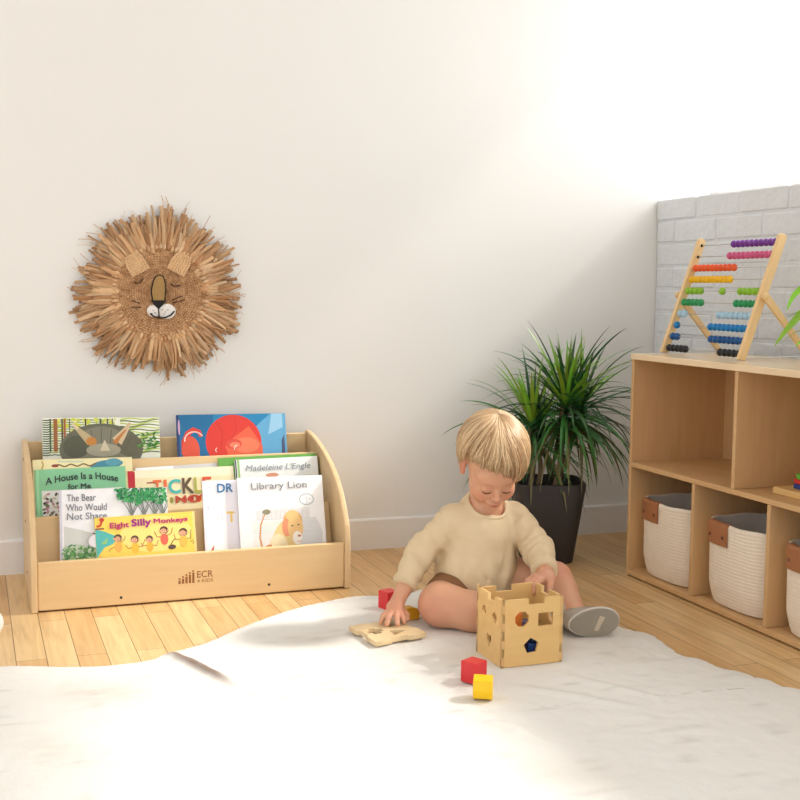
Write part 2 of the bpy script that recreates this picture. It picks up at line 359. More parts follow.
# ------------------------------------------------------------------ books
PAGES = mat('paper_pages', (246, 243, 236), .8, .04, 400, stretch=(.05, 1, .05))
CM = {}
def cm(rgb):
    k = tuple(int(v) for v in rgb)
    if k not in CM: CM[k] = mat('print_ink_%02x%02x%02x' % k, k, .45, .05, 60)
    return CM[k]
def ell(cx, cy, rx, ry, n=18, a0=0, rot=0):
    c, s = math.cos(rot), math.sin(rot); o = []
    for i in range(n):
        a = a0+2*PI*i/n; x, y = rx*math.cos(a), ry*math.sin(a); o.append((cx+x*c-y*s, cy+x*s+y*c))
    return o
def stroke(pts, w0, w1=None):
    w1 = w0 if w1 is None else w1; L = []; Rr = []; n = len(pts)
    for i, (x, y) in enumerate(pts):
        dx = pts[min(i+1, n-1)][0]-pts[max(i-1, 0)][0]; dy = pts[min(i+1, n-1)][1]-pts[max(i-1, 0)][1]; l = math.hypot(dx, dy) or 1
        w_ = (w0+(w1-w0)*i/(n-1))/2; L.append((x-dy/l*w_, y+dx/l*w_)); Rr.append((x+dy/l*w_, y-dx/l*w_))
    return L+Rr[::-1]
def book(name, xl, zl, xr, zr, ytop, zshelf, th, cover, label, art=None, titles=(), spine=None, lean=.30, group=None, pname='cover_picture'):
    wd = math.hypot(xr-xl, zr-zl); la = math.atan(lean); ax = Vector((xr-xl, 0, zr-zl)).normalized()
    up = Vector((0, math.sin(la), math.cos(la))); dep = ax.cross(up).normalized()*-1
    if dep.y < 0: dep = -dep
    up = dep.cross(ax)*1
    if up.z < 0: up = -up
    h = (min(zl, zr)-zshelf-.0012)/up.z
    base = Vector((xl, ytop, zl)) - up*h
    t = empty(name); mw = Matrix((ax, dep, up)).transposed().to_4x4(); mw.translation = base; t.matrix_world = mw
    tag(t, label, 'book', group)
    c = MB(); cth = .0016
    c.box((0, 0, 0), (wd, cth, h)); c.box((0, th-cth, 0), (wd, th, h)); c.box((0, cth, 0), (.0025, th-cth, h))
    co = c.build('cover', cm(cover), t, bevel=.0006)
    MB().box((.003, cth, .002), (wd-.003, th-cth, h-.0025)).build('pages', PAGES, t)
    if spine is not None:
        sp = MB(); sp.box((-.0006, -.0004, 0), (spine[1], -.00005, h)); sp.box((-.0006, -.0004, 0), (-.00005, th, h)); sp.build('spine_strip', cm(spine[0]), t)
    if art:
        shapes = art(wd, h); mats = []; mb = MB(); lay = 0
        for colr, poly in shapes:
            poly = [(min(max(x, .0005), wd-.0005), min(max(y, .0005), h-.0005)) for x, y in poly]
            m = cm(colr)
            if m not in mats: mats.append(m)
            lay += 1; yy = -.00008 - lay*.000012
            mb.add([(x, yy, y) for x, y in poly], [tuple(range(len(poly)))], mats.index(m))
        mb.build(pname, mats, t, fix=False)
    for tt in titles:
        s, x, ztop, wdt, ht, col = tt[:6]; kw = tt[6] if len(tt) > 6 else {}
        mt = Matrix.Translation((x, -.0012, h-ztop-ht)) @ Matrix.Rotation(PI/2, 4, 'X') @ Matrix.Rotation(kw.pop('rot', 0) if kw else 0, 4, 'Z')
        text_mesh(s, wdt, mt, cm(col), 'title', t, height=ht, depth=.0008, **kw)
    return t
rnd = random.Random(5)
def art_trice(w, h):
    s = [((240, 243, 226), [(0, h-.09), (w, h-.09), (w, h), (0, h)])]
    for i in range(16):
        y = h-.006-i*.0062
        s.append(((78, 92, 58), stroke([(0, y), (.012, y-.001), (.02, y+.001)], .0034)))
        s.append(((150, 170, 80) if i % 3 else (90, 100, 70), stroke([(.02+k*.01, y+rnd.uniform(-.001, .001)) for k in range(17)], .0030)))
        s.append(((104, 122, 62) if i % 2 else (188, 204, 90), stroke([(.20+k*.013, y+.003*math.sin(k*.9+i)+.0005*k) for k in range(9)], .0040, .0028)))
    for i in range(60):
        s.append((rnd.choice([(210, 214, 60), (190, 204, 80), (222, 222, 120)]), ell(rnd.uniform(.03, .19), h-rnd.uniform(.004, .04), rnd.uniform(.002, .007), rnd.uniform(.002, .006), 9)))
    for x, wd_, c in ((.018, .004, (70, 90, 50)), (.028, .010, (158, 96, 48)), (.048, .004, (88, 70, 50)), (.054, .005, (170, 94, 54)), (.068, .002, (80, 70, 50)), (.108, .004, (66, 62, 50)), (.146, .005, (80, 84, 56)), (.165, .003, (50, 46, 40)), (.178, .003, (70, 66, 60))):
        s.append((c, [(x, h-.09), (x+wd_, h-.09), (x+wd_, h-.003), (x, h-.003)]))
    s += [((104, 104, 84), ell(.150, h-.086, .108, .070, 30)), ((128, 126, 106), ell(.150, h-.082, .072, .058, 26)), ((84, 86, 66), ell(.085, h-.078, .034, .030)), ((100, 96, 76), ell(.225, h-.078, .035, .028))]
    for k in range(7): s.append(((86, 84, 66), stroke([(.15+.02*(k-3), h-.09), (.15+.027*(k-3), h-.028-.004*abs(k-3))], .0018)))
    for i in range(50): s.append((rnd.choice([(62, 128, 50), (96, 160, 62), (44, 100, 40), (210, 222, 170)]), ell(rnd.uniform(.245, w-.004), h-rnd.uniform(.042, .088), .006, .0022, 7, 0, rnd.uniform(-1, 1))))
    s += [((192, 172, 132), stroke([(.078, h-.018), (.092, h-.034), (.108, h-.050), (.124, h-.066)], .006, .026)), ((198, 132, 56), ell(.124, h-.064, .014, .012)), ((222, 200, 160), stroke([(.076, h-.016), (.09, h-.03)], .004, .01)),
          ((214, 190, 152), stroke([(.226, h-.014), (.217, h-.030), (.204, h-.048), (.190, h-.066)], .004, .030)), ((196, 126, 62), stroke([(.214, h-.034), (.195, h-.056), (.184, h-.070)], .004, .014)), ((166, 160, 136), ell(.155, h-.088, .045, .018)), ((212, 200, 170), [(.146, h-.09), (.158, h-.060), (.172, h-.09)])]
    return s
def art_octo(w, h):
    s = [((22, 106, 154), [(0, 0), (w, 0), (w, h), (0, h)]), ((30, 128, 176), [(.1, h-.03), (w, h-.03), (w, h), (.1, h)]),
         ((96, 164, 204), [(w*.68, 0), (w, 0), (w, h), (w*.86, h), (w*.66, h-.05)]), ((150, 196, 224), [(w*.83, h-.06), (w*.97, h-.04), (w*.97, h), (w*.87, h)]),
         ((216, 56, 44), ell(.155, h-.078, .078, .076, 36)), ((206, 48, 40), stroke([(.11, h-.02), (.125, h-.05), (.12, h-.09)], .004)), ((206, 48, 40), stroke([(.16, h-.012), (.165, h-.04), (.15, h-.07)], .003)), ((228, 96, 66), [(.235, h-.09), (.20, h-.035), (.155, h-.066), (.13, h-.09), (.14, h-.12), (.235, h-.12)]), ((236, 122, 88), ell(.19, h-.088, .036, .022, 20)), ((216, 74, 56), ell(.155, h-.084, .022, .014, 20)), ((238, 128, 96), ell(.158, h-.087, .015, .008)),
         ((216, 66, 48), stroke([(.02, h-.11), (.020, h-.075), (.030, h-.052), (.045, h-.042), (.060, h-.048), (.066, h-.062)], .020, .010)), ((222, 84, 60), ell(.036, h-.10, .024, .040))]
    for k in range(14):
        a = PI*(1.0-.062*k); s.append(((248, 220, 210), ell(.046+.026*math.cos(a), h-.072+.024*math.sin(a), .0022, .0022, 8)))
    s += [((250, 235, 225), stroke([(.105, h-.106), (.103, h-.098), (.108, h-.094)], .002)), ((250, 235, 225), stroke([(.155, h-.1), (.158, h-.09), (.164, h-.088)], .002)), ((74, 84, 118), [(w-.022, 0), (w-.004, 0), (w-.006, h-.06), (w-.014, h-.075)]), ((44, 60, 110), [(0, 0), (.006, 0), (.006, h), (0, h)]), ((200, 160, 190), ell(.006, h-.035, .003, .022, 12))]
    return s
def art_cream(w, h):
    s = [((240, 228, 176), [(0, 0), (w, 0), (w, h), (0, h)]), ((70, 140, 160), ell(w-.065, h-.018, .042, .012, 18, 0, .1)), ((90, 160, 175), ell(w-.048, h-.012, .02, .010)), ((196, 214, 188), [(.25*w, h-.004), (.5*w, h-.006), (.5*w, h-.010), (.25*w, h-.008)]),
         ((128, 100, 50), stroke([(.055+k*.0045, h-.017+.0028*math.sin(k*.9)) for k in range(24)], .0036)), ((150, 64, 50), ell(.055, h-.017, .009, .004)), ((196, 170, 90), stroke([(.023, h-.004), (.026, h-.014), (.021, h-.03)], .004))]
    return s
def art_green(w, h):
    s = [((138, 204, 156), [(0, 0), (w, 0), (w, h), (0, h)]), ((160, 220, 170), [(.004, 0), (.010, 0), (.010, h), (.004, h)]), ((230, 232, 228), [(.016, 0), (w-.01, 0), (w-.01, h-.055), (.016, h-.055)])]
    for i in range(46): s.append((rnd.choice([(120, 110, 100), (90, 120, 60), (190, 130, 150), (60, 60, 60), (200, 190, 170)]), ell(.02+rnd.random()*.06, h-.062-rnd.random()*.06, .005, .003, 8, 0, rnd.uniform(0, 3))))
    return s
def art_tickle(w, h):
    s = [((244, 230, 186), [(0, 0), (w, 0), (w, h), (0, h)]), ((196, 36, 50), [(0, 0), (.017, 0), (.019, h-.004), (.014, h), (0, h)]), ((250, 240, 206), [(.02, h-.020), (w, h-.024), (w, h), (.02, h)]), ((176, 70, 60), [(.048, h-.036), (.072, h-.036), (.072, h-.032), (.048, h-.032)])]
    x = .074
    for c, wd_ in (((96, 84, 60), .014), ((120, 130, 50), .010), ((150, 150, 60), .012), ((170, 140, 60), .014), ((226, 100, 50), .016), ((190, 50, 50), .015), ((226, 100, 40), .018)):
        s.append((c, ell(x+wd_/2, h-.083, wd_/2-.001, .009, 10))); x += wd_+.003
    return s
def art_bear(w, h):
    s = [((240, 240, 242), [(0, 0), (w, 0), (w, h), (0, h)]), ((208, 206, 222), [(0, 0), (.006, 0), (.006, h), (0, h)]), ((210, 212, 206), [(.01, .07), (.11, .07), (.11, h-.12), (.05, h-.10), (.01, h-.09)])]
    for i in range(380):
        x = rnd.uniform(.008, .13); y = rnd.uniform(.07, h-.135-.12*x); s.append((rnd.choice([(96, 156, 82), (140, 180, 120), (70, 130, 66), (190, 205, 175)]), ell(x, y, rnd.uniform(.003, .008), .003, 7, 0, rnd.uniform(0, 3))))
    for x in (.175, .205, .232, .252):
        s.append(((120, 124, 120), stroke([(x, h-.09), (x+.001, h-.06), (x-.004, h-.035)], .0052, .003)))
        for d in (-.022, -.010, .012, .022): s.append(((120, 124, 120), stroke([(x, h-.072), (x+d*.5, h-.050), (x+d, h-.035)], .0028, .0015)))
    for i in range(420):
        x = rnd.uniform(.135, w-.004); lim = .044-.010*abs(math.sin((x-.13)*55)); y = h-rnd.uniform(.001, lim)
        if x < .15 and y < h-.028: continue
        s.append((rnd.choice([(34, 136, 78), (60, 168, 96), (26, 108, 62), (92, 188, 110), (44, 150, 84)]), ell(x, y, rnd.uniform(.002, .0055), rnd.uniform(.0015, .003), 6, 0, rnd.uniform(0, 3))))
    s += [((226, 222, 226), ell(.092, h-.130, .025, .018)), ((90, 60, 50), stroke([(.078, h-.110), (.09, h-.116), (.102, h-.112)], .003)), ((150, 120, 90), ell(.092, h-.19, .02, .010))]
    return s
def monkey(s, x, y, r, body, arms):
    for a in arms: s.append(((170, 96, 40), stroke([(x, y-r*1.6)]+a, .0022, .0016)))
    s += [(body, ell(x, y-r*2.1, r*1.0, r*1.5, 14)), ((92, 62, 44), ell(x, y+.001, r*1.08, r*1.05, 16)), ((226, 170, 130), ell(x-.001, y-.0015, r*.78, r*.74, 16)), ((226, 170, 130), ell(x-r*1.05, y, r*.25, r*.3, 8)), ((226, 170, 130), ell(x+r*1.05, y, r*.25, r*.3, 8)), ((60, 40, 34), ell(x-r*.3, y+r*.15, .0008, .0012, 6)), ((60, 40, 34), ell(x+r*.25, y+r*.15, .0008, .0012, 6)), ((150, 60, 50), stroke([(x-r*.3, y-r*.35), (x, y-r*.5), (x+r*.3, y-r*.35)], .0009))]
def art_monk(w, h):
    s = [((244, 214, 92), [(0, 0), (w, 0), (w, h), (0, h)]), ((248, 226, 130), ell(w*.6, h-.05, w*.36, .045, 24)), ((240, 200, 84), [(.006, 0), (.012, 0), (.012, h), (.006, h)]), ((240, 216, 140), [(w-.006, 0), (w, 0), (w, h), (w-.006, h)]),
         ((84, 184, 178), [(0, h-.10), (0, h-.028), (.02, h-.034), (.058, h-.052), (.04, h-.068), (.02, h-.075)]), ((150, 200, 120), [(.012, h-.066), (.03, h-.05), (.026, h-.066)]), ((210, 70, 40), stroke([(.004, h-.022), (.013, h-.02), (.018, h-.008)], .006)), ((200, 60, 40), ell(.0175, h-.006, .006, .0055)), ((150, 80, 40), [(0, h-.03), (.022, h-.03), (.022, h-.026), (0, h-.026)])]
    monkey(s, .054, h-.055, .0095, (240, 180, 80), [[(.070, h-.058), (.072, h-.05)], [(.034, h-.08), (.03, h-.086)]])
    monkey(s, .095, h-.061, .0095, (236, 190, 60), [[(.078, h-.082), (.072, h-.072)], [(.112, h-.080), (.12, h-.062)]])
    monkey(s, .131, h-.063, .0085, (236, 180, 60), [[(.113, h-.078), (.11, h-.07)], [(.147, h-.08), (.153, h-.066)]])
    monkey(s, .168, h-.044, .010, (230, 104, 80), [[(.150, h-.058), (.144, h-.044)], [(.186, h-.052), (.190, h-.038)]])
    monkey(s, .216, h-.052, .010, (236, 190, 80), [[(.196, h-.068), (.192, h-.054)], [(.234, h-.068), (.236, h-.046)]])
    s += [((90, 70, 60), ell(.186, h-.086, .010, .006)), ((120, 70, 40), stroke([(.18, h-.085), (.19, h-.07), (.195, h-.066)], .002)), ((110, 70, 40), stroke([(.232, h-.078), (.238, h-.072), (.242, h-.078), (.238, h-.083)], .0012))]
    return s
def art_dr(w, h):
    s = [((238, 234, 242), [(0, 0), (w, 0), (w, h), (0, h)]), ((250, 248, 252), [(.006, 0), (.06, 0), (.06, h), (.006, h)]), ((206, 92, 48), [(.008, h-.19), (.02, h-.172), (.024, h-.166), (.022, h-.18), (.016, h-.2)])]
    for pts in ([(.03, h-.055), (.045, h-.049), (.04, h-.062), (.048, h-.065)], [(.012, h-.02), (.02, h-.015), (.018, h-.022)], [(.045, h-.09), (.05, h-.102), (.038, h-.104), (.035, h-.098)], [(.01, h-.07), (.015, h-.066), (.012, h-.076)]): s.append(((170, 170, 180), stroke(pts, .0014)))
    s.append(((234, 200, 110), [(.060, h-.082), (.08, h-.082), (.08, h-.088), (.075, h-.088), (.075, h-.11), (.069, h-.11), (.069, h-.088), (.060, h-.088)]))
    return s
def art_lion(w, h):
    s = [((244, 242, 240), [(0, 0), (w, 0), (w, h), (0, h)]), ((232, 228, 226), [(.045, h-.088), (.19, h-.083), (.19, h-.112), (.045, h-.112)]), ((226, 232, 224), [(.034, h-.118), (.19, h-.113), (.215, h-.145), (.034, h-.145)]), ((222, 222, 222), [(.15, h-.12), (.205, h-.11), (.222, h-.15), (.215, h-.21), (.15, h-.21)]), ((236, 232, 226), [(.034, h-.15), (.15, h-.148), (.15, h-.21), (.034, h-.21)])]
    for k in range(12): s.append(((206, 206, 206), stroke([(.05+.012*k, h-.09), (.05+.012*k, h-.109)], .0012)))
    for y in (.112, .147): s.append(((196, 196, 196), stroke([(.034, h-y), (.19, h-y)], .0012)))
    s += [((186, 192, 192), ell(.183, h-.063, .021, .016, 10)), ((246, 246, 246), ell(.183, h-.063, .018, .013, 10)), ((190, 190, 190), stroke([(.172, h-.063), (.183, h-.059), (.195, h-.063)], .0012)), ((190, 190, 190), stroke([(.183, h-.052), (.182, h-.074)], .0012)),
          ((236, 206, 140), ell(.12, h-.165, .034, .055, 20, 0, -.35)), ((244, 226, 184), ell(.10, h-.19, .026, .04)), ((226, 176, 104), ell(.142, h-.118, .026, .028, 16)), ((232, 150, 110), ell(.124, h-.135, .012, .024, 12)), ((240, 196, 130), ell(.148, h-.136, .021, .034, 16)), ((250, 240, 226), ell(.152, h-.163, .013, .018, 12)), ((238, 200, 132), ell(.142, h-.104, .019, .014)), ((70, 90, 80), ell(.140, h-.131, .003, .0018, 8)), ((70, 90, 80), ell(.157, h-.129, .003, .0018, 8)), ((190, 110, 90), ell(.157, h-.158, .005, .003, 8)), ((220, 120, 100), stroke([(.152, h-.171), (.158, h-.174), (.163, h-.170)], .0014)),
          ((216, 150, 84), stroke([(.078, h-.205), (.058, h-.19), (.052, h-.16), (.056, h-.125), (.068, h-.098)], .005, .003)), ((148, 144, 112), ell(.073, h-.092, .011, .007, 12)), ((214, 150, 90), ell(.070, h-.185, .014, .006, 10, 0, .5))]
    return s
GB = 'picture books standing in the plywood display'
BL = (40, 50, 45)
book('picture_book', -1.899, .429, -1.595, .423, -.085, .20, .010, (232, 234, 216), 'picture book with a grey horned dinosaur among trees, top row left of the display', art_trice, group=GB)
book('picture_book', -1.549, .428, -1.244, .425, -.085, .20, .010, (22, 100, 150), 'blue picture book with a big red octopus, top row right of the display', art_octo, group=GB)
book('picture_book', -1.930, .333, -1.681, .331, -.182, .12, .007, (240, 228, 176), 'cream picture book with brown snake and blue lizard behind the green book', art_cream, group=GB)
book('picture_book', -1.926, .309, -1.700, .310, -.194, .12, .008, (138, 204, 156), 'pale green picture book with black curved title, middle row far left', art_green,
     [('A House Is a House', .026, .024, .180, .017, BL, dict(arc=.011, fat=.0007)), ('for Me', .080, .041, .056, .013, BL, dict(fat=.0007))], group=GB)
book('picture_book', -1.673, .301, -1.456, .306, -.180, .12, .005, (206, 206, 208), 'thin grey and white book just showing behind the cream book with coloured letters', lambda w, h: [((248, 248, 250), [(0, 0), (.10, 0), (.10, h), (0, h)])], group=GB)
book('picture_book', -1.695, .296, -1.415, .298, -.194, .12, .008, (244, 230, 186), 'cream picture book with multicoloured capital letters and red spine, middle row centre', art_tickle,
     [('T', .064, .030, .020, .034, (226, 110, 60), dict(fat=.0022)), ('I', .092, .030, .006, .034, (226, 110, 60), dict(fat=.0022)), ('C', .104, .030, .030, .036, (70, 180, 176), dict(fat=.0022)), ('K', .140, .028, .028, .040, (96, 76, 56), dict(fat=.0022)), ('L', .172, .028, .018, .040, (172, 176, 80), dict(fat=.0022)), ('E', .194, .028, .022, .040, (220, 90, 60), dict(fat=.0022)), ('NOT', .120, .074, .09, .018, (190, 70, 50), dict(fat=.002))], group=GB)
book('picture_book', -1.454, .319, -1.181, .322, -.182, .12, .007, (104, 166, 74), 'green book mostly hidden behind white books, middle row right', None, group=GB)
book('picture_book', -1.411, .314, -1.181, .316, -.194, .12, .008, (240, 242, 238), 'white picture book with grey italic author name, middle row right', lambda w, h: [((240, 242, 238), [(0, 0), (w, 0), (w, h), (0, h)]), ((150, 190, 120), [(.006, 0), (.012, 0), (.012, h), (.006, h)]), ((80, 80, 90), [(0, 0), (.004, 0), (.004, h), (0, h)]), ((214, 150, 120), ell(.10, h-.046, .018, .006))],
     [('Madeleine L\'Engle', .028, .016, .180, .021, (150, 156, 164), dict(shear=.2))], group=GB)
book('picture_book', -1.874, .272, -1.609, .267, -.300, .02, .009, (240, 240, 242), 'white picture book with green treetops and grey title lettering, front row left', art_bear,
     [('The Bear', .018, .012, .070, .017, (110, 110, 118)), ('Who Would', .016, .036, .098, .017, (110, 110, 118)), ('Not Share', .018, .058, .096, .017, (120, 120, 126))], group=GB)
book('picture_book', -1.793, .203, -1.545, .207, -.331, .02, .008, (244, 214, 92), 'wide yellow picture book with cartoon monkeys and pink title, front row centre', art_monk,
     [('Eight', .036, .016, .046, .017, (190, 44, 110), dict(fat=.0012)), ('Silly', .089, .011, .047, .022, (160, 30, 130), dict(fat=.0016)), ('Monkeys', .144, .013, .084, .014, (190, 44, 110), dict(fat=.0012, arc=-.001))], group=GB)
book('picture_book', -1.517, .277, -1.362, .275, -.289, .02, .006, (238, 234, 242), 'white book with blue capital letters partly behind the lion book, front row', art_dr,
     [('DR', .038, .010, .040, .022, (60, 120, 170), dict(fat=.0010))], group=GB)
book('picture_book', -1.428, .282, -1.198, .280, -.300, .02, .009, (244, 242, 240), 'white picture book with a yellow seated lion on the cover, front row right', art_lion,
     [('Library Lion', .036, .014, .150, .024, (140, 142, 146))], group=GB)

# ------------------------------------------------------------------ lion wall hanging
def lion_hanging():
    cx, cz = -1.580, .758
    t = empty('lion_wall_hanging', (cx, 0, cz)); tag(t, 'round woven raffia lion face with shaggy straw mane hanging on the white wall', 'wall hanging')
    STR = mat('raffia_straw', (200, 160, 110), .75, .12, 60, stretch=(1, 1, 1), attr=True, spec=.25)
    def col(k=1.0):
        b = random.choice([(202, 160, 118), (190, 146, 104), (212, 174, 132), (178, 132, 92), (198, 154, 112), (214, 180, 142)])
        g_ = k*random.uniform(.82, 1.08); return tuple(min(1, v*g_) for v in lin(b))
    mb = MB()
    def strip(a, r0, r1, yb, w0, tw, curl, wob, c):
        n = 7; vs = []; fs = []
        for i in range(n):
            u = i/(n-1); r = r0+(r1-r0)*u; an = a+wob*u*u; yy = yb - .012*math.sin(u*PI)*.8 - curl*u*u
            wd = w0*(1-.25*u)/2; tx = (math.sin(an), math.cos(an)); px, pz = r*tx[0], r*tx[1]
            nx, nz = math.cos(an), -math.sin(an); tl = tw*(.3+u)
            vs.append((px+nx*wd*math.cos(tl), yy+wd*math.sin(tl), pz+nz*wd*math.cos(tl)))
            vs.append((px, yy-wd*.35, pz))
            vs.append((px-nx*wd*math.cos(tl), yy-wd*math.sin(tl), pz-nz*wd*math.cos(tl)))
        for i in range(n-1): fs += [(3*i, 3*i+1, 3*i+4, 3*i+3), (3*i+1, 3*i+2, 3*i+5, 3*i+4)]
        mb.add(vs, fs, 0, c)
    def rlen(a):   # uneven outline of the mane
        return .217+.006*math.sin(3*a+1)+.006*math.sin(7*a+.4)+.006*math.sin(13*a)
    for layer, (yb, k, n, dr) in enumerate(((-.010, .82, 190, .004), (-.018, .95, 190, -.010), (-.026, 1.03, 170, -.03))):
        for i in range(n):
            a = 2*PI*(i+random.uniform(-.3, .3))/n
            # strips fall in small bundles
            bund = .05*math.sin(a*23+layer*2)
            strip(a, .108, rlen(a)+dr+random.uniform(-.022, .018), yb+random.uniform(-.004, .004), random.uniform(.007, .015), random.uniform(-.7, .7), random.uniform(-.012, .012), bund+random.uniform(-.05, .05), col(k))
    for i in range(150):  # fine fibres
        a = random.uniform(0, 2*PI); strip(a, .13, rlen(a)+random.uniform(-.02, .04), -.02+random.uniform(-.012, .01), .0022, random.uniform(-1, 1), random.uniform(-.02, .01), random.uniform(-.22, .22), col(.95))
    for v in range(len(mb.v)):
        x, y, z_ = mb.v[v]; mb.v[v] = (x, min(y, -.0015), z_)
    mb.build('mane', STR, t, smooth=False, colors=True, fix=False)
    # knotted ring where the mane is tied on
    rg = MB()
    for i in range(72):
        a = 2*PI*i/72; p = (math.sin(a), math.cos(a)); rr = random.uniform(.121, .127)
        rg.tube([(p[0]*(rr-.006), -.030, p[1]*(rr-.006)), (p[0]*rr, -.037, p[1]*rr), (p[0]*(rr+.012), -.031, p[1]*(rr+.012))], [.0038, .0054, .0038], 6, 0, col(1.1))
    rg.build('tied_ring', STR, t, smooth=True, colors=True)
    # woven disc
    NR, NA = 130, 576; r_ = np.linspace(.001, .122, NR); a_ = np.linspace(0, 2*PI, NA, endpoint=False)
    RRm, AA = np.meshgrid(r_, a_, indexing='ij'); ring = np.abs(np.sin(RRm/.0066*PI))**.7
    nst = 72; st = np.abs(np.sin(AA*nst/2+np.where((RRm/.0066).astype(int) % 2 == 0, PI/2*.5, 0)))**.5
    yy = -.030 - .0040*ring*(.25+.75*st) - .004*np.cos(RRm/.116*PI/2)
    V = np.stack([RRm*np.sin(AA), yy, RRm*np.cos(AA)], -1).reshape(-1, 3)
    base = np.array(lin((214, 174, 130))); alt = np.array(lin((150, 106, 70))); nn = np.clip(.35+.4*vnoise(V, 140, 4)+.5*(1-(ring*st).reshape(-1)), 0, 1)[:, None]; CC = base*(1-nn)+alt*nn
    fs = []
    for i in range(NR-1):
        k = np.arange(NA); k2 = (k+1) % NA; fs += np.stack([i*NA+k, i*NA+k2, (i+1)*NA+k2, (i+1)*NA+k], 1).tolist()
    db = MB(); db.v = V.tolist(); db.f = [tuple(f) for f in fs]+[tuple(range(NA))]; db.m = [0]*len(db.f); db.c = CC.tolist()
    db.build('woven_face', STR, t, smooth=True, colors=True, fix=False)
    YF = -.040
    P = lambda u, v: ((u-395)/4/362.6, (410-v)/4/362.6)  # crop coordinates -> metres from the disc centre
    def yarn(name, pts, rad, m=BLACK, par=t): 
        q = [P(*p) for p in pts]; return MB().tube([(x, YF, z_) for x, z_ in q], rad, 8).build(name, m, par, smooth=True)
    nose_pts = [(362, 440), (356, 400), (366, 360), (376, 343), (390, 338), (404, 346), (411, 370), (412, 400), (408, 440)]
    ns = MB(); pl = [P(*p) for p in nose_pts]; ns.prism(pl, YF+.003, YF-.001, lambda a, b, s: (a, s, b))
    nb = ns.build('nose_bridge', mat('golden_yarn', (160, 126, 76), .8, .3, 150), t); yarn('nose_outline', nose_pts, .0019, BLACK, nb)
    tip = MB(); tip.prism([P(*p) for p in [(354, 438), (414, 438), (402, 456), (384, 474), (368, 458)]], YF+.002, YF-.003, lambda a, b, s: (a, s, b)); tip.build('nose_tip', BLACK, t, bevel=.001)
    mz = MB(); q = P(366, 480); mz.sphere((q[0], YF+.002, q[1]), (.019, .005, .017), 18, 10); q = P(418, 482); mz.sphere((q[0], YF+.002, q[1]), (.024, .005, .021), 18, 10)
    mzo = mz.build('muzzle', mat('white_yarn', (232, 226, 220), .85, .05, 200, bump=.5, bscale=500), t, smooth=True)
    mo = MB(); q = [P(*p) for p in [(350, 490), (366, 503), (388, 508), (410, 506), (432, 496), (446, 480)]]; mo.tube([(x, YF-.0045, z_) for x, z_ in q], .0021, 8)
    q = [P(*p) for p in [(384, 470), (385, 506)]]; mo.tube([(x, YF-.004, z_) for x, z_ in q], .0016, 8)
    for p in [(362, 478), (370, 488), (358, 490), (398, 476), (410, 484), (404, 492), (420, 476)]:
        x, z_ = P(*p); mo.sphere((x, YF-.004, z_), .0014, 8, 6)
    mo.build('mouth', BLACK, mzo, smooth=True)
    BR = mat('brown_yarn', (64, 34, 28), .8)
    yarn('eye', [(289, 366), (300, 372), (312, 371), (326, 352)], .0017, BR); yarn('eye', [(432, 374), (442, 380), (452, 383), (462, 380), (472, 378)], .0017, BR)
    for l in ([(280, 438), (312, 452)], [(278, 466), (318, 466)], [(438, 437), (478, 420)], [(442, 447), (488, 436)]): yarn('whisker', l, .0013, BR)
    EARM = mat('woven_ear', (222, 184, 140), .8, .15, 90, bump=.9, bscale=260)
    for ear_c, rot in (((297, 296), -.5), ((470, 292), .5)):
        x, z_ = P(*ear_c); eb = MB(); n = 9; w_, h_ = .023, .025
        for i in range(n):       # rows of fat stitches
            zz = -h_+2*h_*i/(n-1); half = w_*(1-.28*max(0, zz/h_)**2)
            for k in range(7):
                xx = -half+2*half*(k)/6; eb.sphere((xx, 0, zz), (half/5.2, .0045, .0040), 8, 6)
        eb.prism([(-w_, -h_), (w_, -h_), (w_, h_*.6), (w_*.6, h_), (-w_*.6, h_), (-w_, h_*.6)], -.001, .004, lambda a, b, s: (a, s, b))
        eo = eb.build('ear', EARM, t, smooth=True); eo.location = (x, YF-.003, z_); eo.rotation_euler = (0, rot, 0)
lion_hanging()

# ------------------------------------------------------------------ shelf unit on the right
MAPLE_GLARE = wood('maple_top_glare', (238, 214, 178), (226, 196, 154), 1, .22)  # shelf maple for the top board, colour lightened to paint in window glare
MAPLE_GLARE.node_tree.nodes['Principled BSDF'].inputs['Specular IOR Level'].default_value = .6
def shelf_unit():
    xf, xb, y0, y1, H, zm = -.39, -.09, -.517, -1.432, .61, .315; th = .012
    t = empty('storage_shelf', ((xf+xb)/2, (y0+y1)/2, 0)); O = Vector(t.location); tag(t, 'pale maple open cubby shelf unit under the window holding baskets and toys', 'shelf unit')
    def bx(n, a, b, m=BIRCHY, bev=.0015): MB().box([a[i]-O[i] for i in range(3)], [b[i]-O[i] for i in range(3)]).build(n, m, t, bevel=bev)
    bx('top_board', (xf-.003, y1, H-.016), (xb, y0+.002, H), MAPLE_GLARE); bx('shelf_board', (xf, y1+th, zm-.013), (xb-.006, y0-th, zm)); bx('bottom_board', (xf, y1+th, .004), (xb-.006, y0-th, .018))
    bx('side_panel', (xf, y0-th, 0), (xb, y0, H-.0165), BIRCHZ); bx('side_panel', (xf, y1, 0), (xb, y1+th, H-.0165), BIRCHZ)
    bx('back_panel', (xb-.0055, y1+th, .02), (xb, y0-th, H-.0165), BIRCHZ, .0005)
    bx('divider', (xf, -.986, zm+.0005), (xb-.006, -.974, H-.0165), BIRCHZ)
    for y in (-.822, -1.117): bx('divider', (xf, y-.006, .0185), (xb-.006, y+.006, zm-.0135), BIRCHZ)
shelf_unit()

